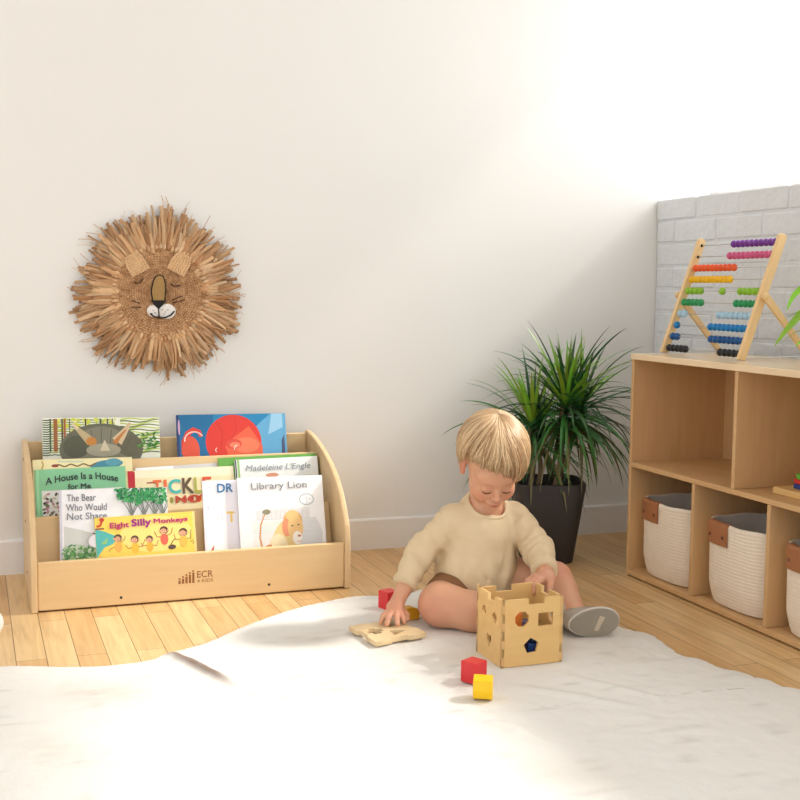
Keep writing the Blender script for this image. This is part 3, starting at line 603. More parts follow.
CREAM = mat('cotton_rope', (238, 224, 204), .9, .06, 90, bump=.5, bscale=350, stretch=(1, 1, .4))
GREYR = mat('grey_lining', (228, 220, 210), .9, .08, 60, bump=.4, bscale=300)
LEATH = mat('tan_leather', (166, 108, 70), .55, .12, 40, bump=.15, bscale=200)
def basket(y, label, first=None):
    O = Vector((-.266, y, .0185)); hh = .200; n = 72
    if first:
        r = first.copy(); COL.objects.link(r); r.location = O
        for ch in first.children:
            c = ch.copy(); COL.objects.link(c); c.parent = r
            for g2 in ch.children: d = g2.copy(); COL.objects.link(d); d.parent = c
        r['label'] = label; return r
    t = empty('storage_basket', O); tag(t, label, 'basket', 'cream rope baskets in the lower cubbies')
    def sq(a, r, z):   # rounded-square section
        p = 3.3; c, s = math.cos(a), math.sin(a); k = (abs(c)**p+abs(s)**p)**(-1/p); return (r*k*c, r*k*s*1.12, z)
    def prof(u): return .104+.012*min(1, u*4)**.6+.003*u
    mb = MB(); rows = []; nz = 150
    for i in range(nz):
        u = i/(nz-1); r = prof(u)+.0009*abs(math.sin(u*PI*24)); z_ = .001+u*hh
        if i == 0: r = .09
        rows.append([Vector(sq(2*PI*k/n, r, z_+.0012*math.sin(k*.7+u*9)*u)) for k in range(n)])
    for q in range(1, 7):   # rolled rim
        a = PI*q/6; r = prof(1)-.004+.004*math.cos(a); rows.append([Vector(sq(2*PI*k/n, r, .001+hh+.004*math.sin(a)+.0012*math.sin(k*.7+9))) for k in range(n)])
    vs = [v for r_ in rows for v in r_]; fs = []
    for i in range(len(rows)-1):
        for k in range(n): fs.append((i*n+k, i*n+(k+1) % n, (i+1)*n+(k+1) % n, (i+1)*n+k))
    fs.append(tuple(range(n))); mb.add(vs, fs); mb.build('body', CREAM, t, smooth=True)
    li = MB(); rows = [[Vector(sq(2*PI*k/n, prof(u)-.0075, .001+u*hh+(.001 if u == 1 else 0))) for k in range(n)] for u in (1, .8, .5, .25, .06)]
    vs = [v for r_ in rows for v in r_]; fs = [(i*n+k, (i+1)*n+k, (i+1)*n+(k+1) % n, i*n+(k+1) % n) for i in range(4) for k in range(n)]; fs.append(tuple(range(4*n, 5*n))); li.add(vs, fs); li.build('lining', GREYR, t, smooth=True)
    def handle(side, name='handle'):
        hd = MB(); path = []
        m_ = 15; vs = []
        for k in range(m_):
            a = R(-37+36*k/(m_-1)); 
            # front surface strip, folded over the rim
            for (off, z_) in ((.003, hh-.050), (.0035, hh-.025), (.004, hh-.002), (.001, hh+.0055), (-.010, hh+.0055), (-.0125, hh-.003), (-.0125, hh-.03), (-.0105, hh-.03), (-.0105, hh-.004), (-.007, hh+.003), (-.003, hh+.003), (.0015, hh-.004), (.001, hh-.025), (.0005, hh-.050)):
                x_, y_, _ = sq(a, prof(1)+.0012+off, 0)
                vs.append((side*x_*-1, y_*side*-1, z_+.001))
        L_ = 14; fs = [(k*L_+j, k*L_+(j+1) % L_, (k+1)*L_+(j+1) % L_, (k+1)*L_+j) for k in range(m_-1) for j in range(L_)]+[tuple(range(L_)), tuple((m_-1)*L_+j for j in range(L_))]
        hd.add(vs, fs); ho = hd.build(name, LEATH, t)
        for a in (R(-30), R(-8)):
            x_, y_, _ = sq(a, prof(1)+.0045, 0); rv = MB(); rv.sphere((side*-x_, -side*y_, hh-.028), (.003, .0045, .0045), 12, 8); rv.build('rivet', DARKL, ho, smooth=True)
    handle(1); handle(-1)
    return t
DARKL = mat('dark_rivet', (96, 58, 36), .5)
b1 = basket(-.667, 'cream rope basket with tan leather handle in the lowest cubby nearest the wall corner')
basket(-.968, 'cream rope basket with tan leather handle in the middle lower cubby', b1)
basket(-1.262, 'cream rope basket with tan leather handle cut off by the right picture edge', b1)

# abacus -----------------------------------------------------------
def abacus():
    zt = .6105; yl, yr = -.529, -.869; xb0, xt, zt2 = -.298, -.188, .922
    t = empty('bead_abacus', (-.24, (yl+yr)/2, zt)); O = Vector(t.location); tag(t, 'wooden bead abacus with rows of rainbow beads standing on the shelf unit', 'abacus')
    W = wood('abacus_beech', (240, 208, 156), (226, 186, 128), 2)
    d = Vector((xt-xb0, 0, zt2-zt)).normalized(); L = math.hypot(xt-xb0, zt2-zt)
    nrm = Vector((-d.z, 0, d.x))  # towards the room
    def post(y, name, base, dr, ln, wx, wy, slant=0):
        mb = MB(); pts = []; n = 10; prof = []
        nn = Vector((-dr.z, 0, dr.x)); hw = wx/2
        poly = [(-hw, 0), (hw, 0), (hw, ln-hw*.8)]+[(hw*math.cos(a), ln-hw*.8+hw*.8*math.sin(a)) for a in [PI*k/8 for k in range(1, 8)]]+[(-hw, ln-hw*.8)]
        fr = lambda a, b, s: tuple(Vector(base)+nn*a+dr*b+Vector((0, s, 0))-O)
        mb.prism(poly, y-wy/2, y+wy/2, fr)
        # trim so the foot sits on the top board
        mb.v = [(x, yy, max(z_, 0.0)) for x, yy, z_ in mb.v]
        return mb.build(name, W, t, bevel=.0015)
    for y in (yl, yr): post(y, 'front_post', (xb0, 0, zt), d, L, .022, .012)
    pv = Vector((xb0, 0, zt))+d*.165
    foot = Vector((-.105, 0, zt)); dr = (pv-foot).normalized(); lr = (pv-foot).length+.012
    for y in (yl+.018, yr-.018):
        post(y, 'rear_leg', foot, dr, lr, .018, .010)
    for y, s in ((yl, 1), (yr, -1)):
        mb = MB(); mb.tube([tuple(pv+Vector((0, y-s*.007, 0))-O), tuple(pv+Vector((0, y+s*.027, 0))-O)], .0055, 14); mb.build('hinge_peg', W, t, smooth=False, bevel=.0006)
    cordm = mat('white_cord', (245, 242, 235), .8)
    for y, s in ((yl, 1), (yr, -1)):
        st = MB()
        a = Vector((xb0, y, zt+.010)); b = Vector((foot.x, y+s*.018, zt+.012))
        st.tube([tuple(a-O), tuple((a+b)/2-O-Vector((0, 0, .003))), tuple(b-O)], .0011, 6); st.build('spread_cord', cordm, t)
    # rods and beads
    mb0 = MB(); mb0.sphere((0, 0, 0), (.0098, .0084, .0098), 14, 10)
    cols = [(112, 52, 142), (206, 88, 132), (232, 92, 40), (240, 186, 18), (138, 188, 46), (34, 146, 84), (168, 202, 222), (16, 122, 186), (20, 82, 144), (34, 34, 36)]
    lay = [(0, 10), (0, 10), (10, 0), (10, 0), (4, 5), (5, 5), (2, 8), (1, 9), (2, 8), (5, 5)]
    rodm = mat('steel_rod', (190, 186, 180), .35, metal=.6); ya, yb_ = yl-.006, yr+.006
    span = ya-yb_; p = .0188
    for i in range(10):
        c = Vector((xb0, 0, zt))+d*(L-.020-i*(L-.037)/9.0)
        ro = MB().tube([(c.x-O.x, ya-O.y, c.z-O.z), (c.x-O.x, yb_-O.y, c.z-O.z)], .0012, 8).build('rod', rodm, t, smooth=True)
        m = mat('bead_paint_%d' % i if False else 'bead_paint', cols[i], .35, .04, 40)
        base = None; l, r = lay[i]; pos = [ya-.0115-p*k for k in range(l)]+[yb_+.0115+p*k for k in range(r)]
        if i == 4: pos.append(ya-.165)
        if i in (0, 1):
            kb = MB().sphere((c.x-O.x, ya-.004-O.y, c.z-O.z), (.004, .003, .004), 10, 8).build('rod_cap', BLACK, t, smooth=True)
        for y in pos[:10]:
            if base is None:
                base = mb0.build('bead', m, t, smooth=True); o = base
            else:
                o = base.copy(); COL.objects.link(o); o.parent = t
            o.location = (c.x-O.x, y-O.y, c.z-O.z)
abacus()

# stacking toy on the middle shelf ------------------------------------
def stacker():
    z0 = .3155; cx, cy = -.285, -1.142
    t = empty('shape_stacking_toy', (cx, cy, z0)); tag(t, 'wooden stacking toy with red, blue and green pieces on the middle shelf board', 'toy')
    MB().box((-.05, -.085, 0), (.05, .085, .016)).build('base', TOYW, t, bevel=.002)
    for py in (-.045, .025): MB().tube([(0, py, .016), (0, py, .070)], .006, 14).build('peg', TOYW, t, smooth=True)
    for py in (.025, -.045):
        for i, (c, r) in enumerate((((38, 60, 130), .031), ((206, 44, 40), .030), ((96, 176, 56), .026))):
            n = (4, 4, 8)[i]; ob = MB(); pl = [(r*math.cos(2*PI*k/n+PI/4), r*math.sin(2*PI*k/n+PI/4)) for k in range(n)]
            ob.prism(pl, .0165+i*.0115, .0275+i*.0115, lambda a, b, s, py=py: (a, b+py, s)); ob.build('ring_block', mat('toy_paint', c, .4), t, bevel=.001)
stacker()

# ------------------------------------------------------------------ plants
def leaf(mb, p0, direction, length, width, droop, col, n=12, twist=0, fold=.35):
    d = Vector(direction).normalized(); p = Vector(p0); side = d.cross(Vector((0, 0, 1)))
    side = side.normalized() if side.length > 1e-3 else Vector((1, 0, 0))
    vs = []; st = length/(n-1); h = Vector((d.x, d.y, 0)); 
    for i in range(n):
        u = i/(n-1); wd = width*(.55+.45*min(1, u*5))*(1-u**2.2)+.0002
        nn = side.cross(d).normalized(); sd = (side*math.cos(twist*u)+nn*math.sin(twist*u))
        vs += [tuple(p+sd*wd/2+nn*wd*fold*.5), tuple(p), tuple(p-sd*wd/2+nn*wd*fold*.5)]
        p = p+d*st; d = (d+Vector((0, 0, -1))*droop*(u+.25)*st*10).normalized()
    fs = []
    for i in range(n-1): fs += [(3*i, 3*i+1, 3*i+4, 3*i+3), (3*i+1, 3*i+2, 3*i+5, 3*i+4)]
    mb.add(vs, fs, 0, col)
def dracaena():
    cx, cy = -.513, -.275; t = empty('potted_dracaena', (cx, cy, 0)); tag(t, 'spiky green dracaena plant in a tall charcoal planter in the room corner', 'potted plant')
    POT = mat('charcoal_planter', (52, 47, 44), .55, .05, 20); SOIL = mat('potting_soil', (44, 32, 24), .95, .4, 120, bump=1, bscale=150)
    n = 80; ang = R(-18)
    def sq(a, r, z_): 
        p = 5.5; c, s = math.cos(a), math.sin(a); k = (abs(c)**p+abs(s)**p)**(-1/p); x, y = r*k*c, r*k*s
        return (x*math.cos(ang)-y*math.sin(ang), x*math.sin(ang)+y*math.cos(ang), z_)
    H = .232; prof = [(.070, 0), (.073, .004), (.104, H-.003), (.103, H), (.097, H), (.096, H-.004), (.090, H-.03)]
    vs = [sq(2*PI*k/n+.01, r, z_) for r, z_ in prof for k in range(n)]
    fs = [(i*n+k, i*n+(k+1) % n, (i+1)*n+(k+1) % n, (i+1)*n+k) for i in range(len(prof)-1) for k in range(n)]+[tuple(range(n))]
    MB().add(vs, fs).build('planter', POT, t, smooth=True)
    sv = [(0, 0, H-.022)]+[sq(2*PI*k/n, .0905, H-.026) for k in range(n)]
    MB().add(sv, [(0, 1+k, 1+(k+1) % n) for k in range(n)]).build('soil', SOIL, t, smooth=True)
    BARK = mat('cane_bark', (140, 118, 88), .9, .3, 60, bump=1, bscale=120, stretch=(1, 1, 3))
    LEAFM = mat('dracaena_leaf', (80, 130, 50), .4, .15, 20, attr=True, spec=.5)
    canes = [((.012, -.02), (.050, -.010, .455), 1.0, 125), ((-.045, .02), (-.045, .01, .40), .95, 85), ((.035, .02), (.115, .02, .445), .92, 85), ((-.01, .04), (.0, .05, .36), .8, 40)]
    fo = MB(); rr = random.Random(3)
    for (bx, by), top, sc, nl in canes:
        mb = MB(); pts = []; rad = []
        for i in range(22):
            u = i/21; pts.append((bx+(top[0]-bx)*u+.008*math.sin(u*5), by+(top[1]-by)*u, H-.03+(top[2]-H+.03)*u)); rad.append((.0075-.0015*u)*(1+.10*(i % 2)))
        mb.tube(pts, rad, 12); mb.build('cane', BARK, t, smooth=True)
        tp = Vector(top)
        for i in range(nl):
            u = i/nl; az = i*2.39996+rr.uniform(-.2, .2)
            el = R(85-118*u**.9+rr.uniform(-10, 10)); d = Vector((math.cos(az)*math.cos(el), math.sin(az)*math.cos(el), math.sin(el)))
            ln = sc*rr.uniform(.22, .30)*(1 if u > .12 else .75)
            # keep leaves clear of the walls
            end = Vector((cx, cy, 0))+tp+d*ln
            if end.y > -.035: d.y -= (end.y+.035)/ln*1.05; d.normalize()
            dk = rr.random(); g = (lin((126, 176, 50)) if (u < .35 and dk > .35) else lin((58, 112, 44)) if dk > .35 else lin((40, 84, 40)))
            g = tuple(v*rr.uniform(.75, 1.2) for v in g)
            if u > .9: g = lin((110, 104, 60))
            leaf(fo, tp-Vector((0, 0, .055*u)), d, ln, rr.uniform(.010, .0155)*sc, (.35+.8*u)*rr.uniform(.6, 1.3), g, twist=rr.uniform(-.8, .8))
    fo.v = [(x, min(y, -.012-cy), z_) for x, y, z_ in fo.v]
    fo.build('foliage', LEAFM, t, smooth=True, colors=True, fix=False)
dracaena()
def spider():
    cx, cy, cz = -.21, -1.19, .6105; t = empty('small_potted_plant', (cx, cy, cz)); tag(t, 'small plant with bright green strap leaves reaching in at the right edge above the shelf', 'potted plant')
    n = 32; prof = [(.030, 0), (.032, .003), (.043, .075), (.040, .076), (.038, .065)]
    vs = [(r*math.cos(2*PI*k/n), r*math.sin(2*PI*k/n), z_) for r, z_ in prof for k in range(n)]
    fs = [(i*n+k, i*n+(k+1) % n, (i+1)*n+(k+1) % n, (i+1)*n+k) for i in range(len(prof)-1) for k in range(n)]+[tuple(range(n)), tuple(range(4*n, 5*n))]
    MB().add(vs, fs).build('pot', mat('white_ceramic', (235, 232, 226), .35), t, smooth=True)
    fo = MB(); rr = random.Random(8)
    G = lin((140, 196, 60))
    # leaves that reach into view, then the rest of the crown
    for d, ln, wd, dr in (((-.42, .70, .75), .215, .017, 1.25), ((-.1, .8, .95), .19, .014, .9), ((-.5, .75, .35), .20, .018, 1.0), ((-.3, .55, 1.2), .20, .013, .7)):
        leaf(fo, (0, 0, .07), d, ln, wd, dr, tuple(v*rr.uniform(.85, 1.1) for v in G), n=16)
    def ribbon(pts, wd):
        pts = [Vector(q)-Vector((cx, cy, cz)) for q in pts]; n = 18; P = []
        for k in range(n):
            u = k/(n-1)*(len(pts)-1); i = min(int(u), len(pts)-2); f = u-i; p0, p1, p2, p3 = pts[max(i-1, 0)], pts[i], pts[i+1], pts[min(i+2, len(pts)-1)]
            P.append(.5*((2*p1)+(p2-p0)*f+(2*p0-5*p1+4*p2-p3)*f*f+(-p0+3*p1-3*p2+p3)*f**3))
        vs = []; fs = []
        for k in range(n):
            u = k/(n-1); t_ = (P[min(k+1, n-1)]-P[max(k-1, 0)]).normalized(); sd_ = Vector((.8, .45, .3)).cross(t_).normalized(); w_ = wd*(.5+.5*min(1, u*4))*(1-u**3)+.0004; nn = sd_.cross(t_)
            vs += [tuple(P[k]+sd_*w_/2+nn*w_*.15), tuple(P[k]), tuple(P[k]-sd_*w_/2+nn*w_*.15)]
        for k in range(n-1): fs += [(3*k, 3*k+1, 3*k+4, 3*k+3), (3*k+1, 3*k+2, 3*k+5, 3*k+4)]
        fo.add(vs, fs, 0, tuple(v*rr.uniform(.9, 1.15) for v in G))
    ribbon([(-.21, -1.19, .68), (-.235, -1.14, .79), (-.265, -1.085, .80), (-.285, -1.045, .775), (-.295, -1.03, .735)], .020)
    ribbon([(-.21, -1.19, .68), (-.235, -1.13, .745), (-.265, -1.075, .745), (-.285, -1.03, .70), (-.298, -.995, .652)], .022)
    ribbon([(-.21, -1.19, .68), (-.24, -1.15, .70), (-.27, -1.11, .70), (-.30, -1.07, .655)], .018)
    for i in range(22):
        az = rr.uniform(-PI, 0.2); el = rr.uniform(.4, 1.3); leaf(fo, (0, 0, .07), (math.cos(az)*math.cos(el), math.sin(az)*math.cos(el), math.sin(el)), rr.uniform(.1, .18), .013, rr.uniform(.6, 1.2), tuple(v*rr.uniform(.7, 1.1) for v in G), n=14)
    fo.v = [(min(x, .19), y, max(z_, .003)) for x, y, z_ in fo.v]
    fo.build('foliage', mat('bright_leaf', (140, 196, 60), .4, .1, 30, attr=True), t, smooth=True, colors=True, fix=False)
spider()
bo = MB().sphere((0, 0, .034), .034, 28, 18).build('white_ball', mat('white_rubber', (245, 242, 238), .5), smooth=True, loc=(-2.050, -.60, 0)); tag(bo, 'white rounded ball on the floor at the left picture edge', 'ball')

# ------------------------------------------------------------------ toy box, lid and blocks
def finger(a, b, n, dp, phase=0):
    """points from a to b (2D), castellated inwards (left side) by dp"""
    a = Vector(a); b = Vector(b); d = (b-a)/n; nr = Vector((-d.y, d.x)).normalized()*dp; o = []
    for i in range(n):
        off = nr if (i+phase) % 2 else Vector((0, 0))
        o += [tuple(a+d*i+off), tuple(a+d*(i+1)+off)]
    return o
def ngon(cx, cy, r, n, a0=0): return [(cx+r*math.cos(a0+2*PI*k/n), cy+r*math.sin(a0+2*PI*k/n)) for k in range(n)]
def toybox():
    s = .140; t8 = .0075; t = empty('shape_sorter_box', (-1.0025, -1.107, .0095), (0, 0, R(0.5))); t.scale = (1, .87, 1); tag(t, 'beech shape sorting cube with cut-out holes and notched open top', 'toy box')
    def edge_panel(holes):
        # notched top edge
        top = [(s, 0), (s, s-.0), (s*.80, s), (s*.80, s), (s*.63, s), (s*.63, s-.012), (s*.42, s-.012), (s*.42, s), (s*.16, s), (s*.16, s-.0)]
        return [(0, 0), (s, 0), (s, s), (s*.70, s), (s*.70, s-.013), (s*.43, s-.013), (s*.43, s), (0, s)]
    h_front = [ngon(.046, .098, .017, 8, PI/8), [(.083, .080), (.117, .080), (.117, .108), (.083, .108)], ngon(.068, .040, .0175, 5, PI/2+.1)]
    h_left = [ngon(.040, .098, .013, 6), ngon(.098, .095, .014, 5, .3), [(.070-.014, .045), (.070, .025), (.084, .045), (.080, .056), (.070, .051), (.060, .056)]]
    h_plain = [ngon(.045, .09, .016, 12), ngon(.1, .05, .016, 3, PI/2)]
    hs = s/2
    RX = Matrix.Rotation(PI/2, 4, 'X')
    def place(nm, holes, ang, wd=s):
        m = Matrix.Rotation(ang, 4, 'Z') @ Matrix.Translation((-hs, -hs+t8/2, 0)) @ RX
        return plate(nm, edge_panel(0), holes, t8, TOYW, t, .0006, m)
    place('front_panel', h_front, 0); place('side_panel', h_plain, PI/2); place('back_panel', [], PI)
    place('side_panel', h_left, -PI/2)
    MB().box((-hs+t8, -hs+t8, 0), (hs-t8, hs-t8, .006)).build('base_panel', TOYW, t)
    # finger joint marks on the corners
    fj = MB(); 
    for i in range(4):
        z0 = .004+i*.036
        for sx in (-1, 1):
            fj.box((sx*(hs-t8/2)-t8/2, -hs-.0003, z0), (sx*(hs-t8/2)+t8/2, -hs+.001, z0+.017)); 
        for sy in (-1, 1): fj.box((-hs-.0003, sy*(hs-t8/2)-t8/2, z0+.018), (-hs+.001, sy*(hs-t8/2)+t8/2, z0+.034))
    fj.build('finger_joint', wood('end_grain', (226, 184, 124), (206, 160, 100), 2), t)
    return t
toybox()
PAINT = {}
def paint(c):
    if c not in PAINT: PAINT[c] = mat('toy_paint', c, .35, .04, 30)
    return PAINT[c]
def block(kind, loc, rot, c, label, sz=.034, ln=None, group=None):
    mb = MB(); h = sz/2; ln = (ln or sz)/2
    if kind == 'cube': pl = [(-h, -h), (h, -h), (h, h), (-h, h)]
    elif kind == 'hex': pl = ngon(0, 0, h*1.08, 8, PI/8)
    elif kind == 'tri': pl = ngon(0, 0, h*1.15, 3, PI/2)
    elif kind == 'half': pl = [(-h*1.5, -h), (h*1.5, -h), (h*1.5, 0)]+[(h*1.5*math.cos(a), h*math.sin(a)) for a in [PI*k/8 for k in range(1, 8)]]+[(-h*1.5, 0)]
    elif kind == 'penta': pl = ngon(0, 0, h*1.1, 5, PI/2)
    mb.prism(pl, -ln, ln, lambda a, b, s: (a, b, s))
    o = mb.build('toy_block', paint(c), bevel=.0015, loc=loc); o.rotation_euler = rot; tag(o, label, 'toy block', group); return o
ZR = .0085
block('cube', (-1.155, -1.220, ZR+.0215), (0, 0, R(28)), (214, 48, 52), 'red cube block on the rug beside the yellow eight-sided block', .037, .042)
block('hex', (-1.178, -1.316, ZR+.0225), (PI/2, R(22.5), R(62)), (244, 196, 20), 'yellow eight-sided block on the rug, nearest the camera', .045, .036)
block('cube', (-1.137, -.668, ZR+.022), (0, 0, R(20)), (222, 52, 56), 'red block on the rug behind the child\'s hand', .036, .044)
ob = block('half', (-1.125, -.775, ZR+.0165), (PI/2, 0, R(8)), (226, 168, 34), 'mustard yellow block on the rug between the hand and bent knee', .030, .026)
z0 = .0165
ib = [('cube', -.035, -.03, 0, (210, 100, 40), 'orange'), ('penta', .012, -.038, 0, (30, 66, 130), 'blue'), ('tri', -.008, -.036, .0, (56, 140, 70), 'green'), ('cube', .042, -.03, 0, (236, 190, 40), 'yellow'), ('hex', -.04, .022, 0, (90, 56, 120), 'purple'), ('cube', .0, .02, 0, (204, 50, 50), 'red'), ('penta', .042, .022, 0, (40, 110, 160), 'light blue')]
for k, dx, dy, dz, c, nm in ib:
    if nm == 'green': dx, dy = 0.004, .058-.002; 
    block(k, (-1.0+dx, -1.105+dy*.8, z0+.0155), (0, 0, R(10+37*dx*100 % 60)), c, nm+' wooden block at the bottom inside the shape sorting box', .026, .030, 'blocks inside the sorting box')
block('cube', (-1.030, -1.128, z0+.0470), (0, 0, R(5)), (120, 76, 48), 'brown block in the middle of the pile inside the sorting box', .027, .030, 'blocks inside the sorting box')
block('cube', (-1.026, -1.128, z0+.0780), (0, 0, R(35)), (236, 136, 60), 'orange block on top of the pile showing through the octagonal hole', .027, .032, 'blocks inside the sorting box')
block('cube', (-.985, -1.096, z0+.049), (0, 0, R(65)), (104, 96, 130), 'grey-purple block on top of the pile inside the sorting box', .028, .034, 'blocks inside the sorting box')
block('penta', (-.983, -1.132, z0+.0445), (0, 0, R(5)), (40, 60, 90), 'dark navy block stacked inside the sorting box', .024, .026, 'blocks inside the sorting box')

def lid():
    s = .063; t = .011; 
    def side(k):
        c, sn = math.cos(k*PI/2), math.sin(k*PI/2); d = .006
        d = .007; p = [(-s, -s), (-s*.35, -s), (-s*.35, -s+d), (s*.30, -s+d), (s*.30, -s)]
        return [(x*c-y*sn, x*sn+y*c) for x, y in p]
    outer = [q for k in range(4) for q in side(k)]
    cross = lambda cx, cy, a, b: [(cx-a, cy-b), (cx-b, cy-b), (cx-b, cy-a), (cx+b, cy-a), (cx+b, cy-b), (cx+a, cy-b), (cx+a, cy+b), (cx+b, cy+b), (cx+b, cy+a), (cx-b, cy+a), (cx-b, cy+b), (cx-a, cy+b)]
    holes = [cross(-.030, .004, .021, .010), [(-.006, -.044), (.034, -.026), (.000, -.006)], [(.006, .012), (.044, .008), (.038, .038), (.014, .040)]]
    o = plate('sorter_lid', outer, holes, t, TOYL, None, .0002)
    o.location = (-1.216, -.880, ZR+.0095); o.rotation_euler = (R(1.0), R(-1.5), R(10)); tag(o, 'square beech lid with notched edges and shape cut-outs lying on the rug', 'toy lid')
lid()

# ------------------------------------------------------------------ the child
H_S = np.array([.989, -.148, 0.]); H_F = np.array([-.1150, -.7675, -.6306]); H_F /= np.linalg.norm(H_F); H_S -= H_F*(H_S@H_F); H_S /= np.linalg.norm(H_S)
H_U = -np.cross(H_S, H_F); H_C = np.array([-.9485, -.840, .382])
def hw(p): p = np.asarray(p, float); return H_C + p[..., 0:1]*H_S + p[..., 1:2]*H_F + p[..., 2:3]*H_U
class SDF:
    """smooth union of tapered capsules and ellipsoids on a grid, meshed with surface nets"""
    def __init__(s, lo, hi, h):
        s.h = h; s.lo = np.array(lo, float); s.n = np.ceil((np.array(hi)-s.lo)/h).astype(int)+1
        s.V = np.full(s.n, .05, np.float32)
    def sub(s, lo, hi, pad):
        a = np.clip(np.floor((lo-pad-s.lo)/s.h).astype(int), 0, s.n); b = np.clip(np.ceil((hi+pad-s.lo)/s.h).astype(int)+1, 0, s.n)
        sl = tuple(slice(a[i], b[i]) for i in range(3))
        g = np.meshgrid(*[s.lo[i]+s.h*np.arange(a[i], b[i]) for i in range(3)], indexing='ij'); return sl, np.stack(g, -1)
    def put(s, sl, d, k, op):
        v = s.V[sl]
        if op == 'add':
            hh = np.clip(.5+.5*(v-d)/k, 0, 1); s.V[sl] = v*(1-hh)+d*hh-k*hh*(1-hh)
        else:
            hh = np.clip(.5-.5*(v+d)/k, 0, 1); s.V[sl] = v*(1-hh)-d*hh+k*hh*(1-hh)
    def cap(s, a, b, r0, r1, k=.008, op='add'):
        a = np.array(a, float); b = np.array(b, float); r = max(r0, r1)
        sl, P = s.sub(np.minimum(a, b)-r, np.maximum(a, b)+r, .05 if op == 'add' else .02)
        d = b-a; t = np.clip(((P-a)@d)/(d@d+1e-12), 0, 1); dist = np.linalg.norm(P-(a+t[..., None]*d), axis=-1)-(r0+(r1-r0)*t)
        s.put(sl, dist.astype(np.float32), k, op)
    def chain(s, pts, rad, k=.008):
        for i in range(len(pts)-1): s.cap(pts[i], pts[i+1], rad[i], rad[i+1], k)
    def ell(s, c, r, k=.008, op='add', B=None):
        c = np.array(c, float); r = np.array(r, float); m = r.max()
        sl, P = s.sub(c-m, c+m, .05 if op == 'add' else .02); q = P-c
        if B is not None: q = np.stack([q@B[0], q@B[1], q@B[2]], -1)
        k0 = np.linalg.norm(q/r, axis=-1); k1 = np.linalg.norm(q/(r*r), axis=-1)+1e-9
        s.put(sl, (k0*(k0-1)/k1).astype(np.float32), k, op)
    def mesh(s):
        V = s.V; sg = V < 0; n = s.n
        cells = np.zeros(n-1, bool); cnt = np.zeros(n-1, np.int8)
        for dx in (0, 1):
            for dy in (0, 1):
                for dz in (0, 1): cnt += sg[dx:n[0]-1+dx, dy:n[1]-1+dy, dz:n[2]-1+dz]
        act = (cnt > 0) & (cnt < 8); idx = np.full(n-1, -1, np.int64); c = np.argwhere(act); idx[act] = np.arange(len(c))
        acc = np.zeros((len(c), 3)); num = np.zeros(len(c))
        cor = [(x, y, z) for x in (0, 1) for y in (0, 1) for z in (0, 1)]
        for a in cor:
            for b in cor:
                if sum(b)-sum(a) == 1 and all(b[i] >= a[i] for i in range(3)):
                    va = V[c[:, 0]+a[0], c[:, 1]+a[1], c[:, 2]+a[2]]; vb = V[c[:, 0]+b[0], c[:, 1]+b[1], c[:, 2]+b[2]]
                    m = (va < 0) != (vb < 0); t = np.where(m, va/(va-vb+1e-20), 0)[:, None]
                    acc += np.where(m[:, None], np.array(a)+(np.array(b)-np.array(a))*t, 0); num += m
        P = s.lo+s.h*(c+acc/num[:, None]); F_ = []
        for ax in range(3):
            o = [i for i in range(3) if i != ax]
            sa = [slice(None)]*3; sb = [slice(None)]*3; sa[ax] = slice(0, -1); sb[ax] = slice(1, None)
            A = sg[tuple(sa)]; B = sg[tuple(sb)]; e = np.argwhere(A != B)
            e = e[(e[:, o[0]] > 0) & (e[:, o[1]] > 0) & (e[:, o[0]] < n[o[0]]-1) & (e[:, o[1]] < n[o[1]]-1)]
            q = []
            for (d0, d1) in ((1, 1), (0, 1), (0, 0), (1, 0)):
                cc = e.copy(); cc[:, o[0]] -= d0; cc[:, o[1]] -= d1; q.append(idx[cc[:, 0], cc[:, 1], cc[:, 2]])
            q = np.stack(q, 1); fl = A[e[:, 0], e[:, 1], e[:, 2]]
            if ax == 1: fl = ~fl
            q[~fl] = q[~fl][:, ::-1]; F_.append(q)
        return P, np.vstack(F_)
    def val(s, p):
        q = (np.asarray(p)-s.lo)/s.h; i = np.clip(np.floor(q).astype(int), 0, s.n-2); f = q-i; o = 0
        for dx in (0, 1):
            for dy in (0, 1):
                for dz in (0, 1): o += (f[0] if dx else 1-f[0])*(f[1] if dy else 1-f[1])*(f[2] if dz else 1-f[2])*s.V[i[0]+dx, i[1]+dy, i[2]+dz]
        return o
def sdf_obj(s, name, m, parent, color=None, smooth_it=2):
    P, Fc = s.mesh(); me = bpy.data.meshes.new(name); me.vertices.add(len(P)); me.vertices.foreach_set('co', P.ravel())
    me.loops.add(Fc.size); me.loops.foreach_set('vertex_index', Fc.ravel().astype(np.int32)); me.polygons.add(len(Fc))
    me.polygons.foreach_set('loop_start', np.arange(0, Fc.size, 4, dtype=np.int32)); me.update(calc_edges=True); me.validate()
    me.polygons.foreach_set('use_smooth', [True]*len(me.polygons))
    bm = bmesh.new(); bm.from_mesh(me)
    for _ in range(smooth_it): bmesh.ops.smooth_vert(bm, verts=bm.verts[:], factor=.5, use_axis_x=True, use_axis_y=True, use_axis_z=True)
    bmesh.ops.recalc_face_normals(bm, faces=bm.faces[:]); bm.to_mesh(me); bm.free()
    me.materials.append(m)
    if color is not None:
        co = np.empty(len(me.vertices)*3); me.vertices.foreach_get('co', co); C = color(co.reshape(-1, 3))
        a = me.color_attributes.new('col', 'FLOAT_COLOR', 'POINT'); a.data.foreach_set('color', np.c_[C, np.ones(len(C))].astype('f').ravel())
    o = bpy.data.objects.new(name, me); COL.objects.link(o); o.parent = parent; return o
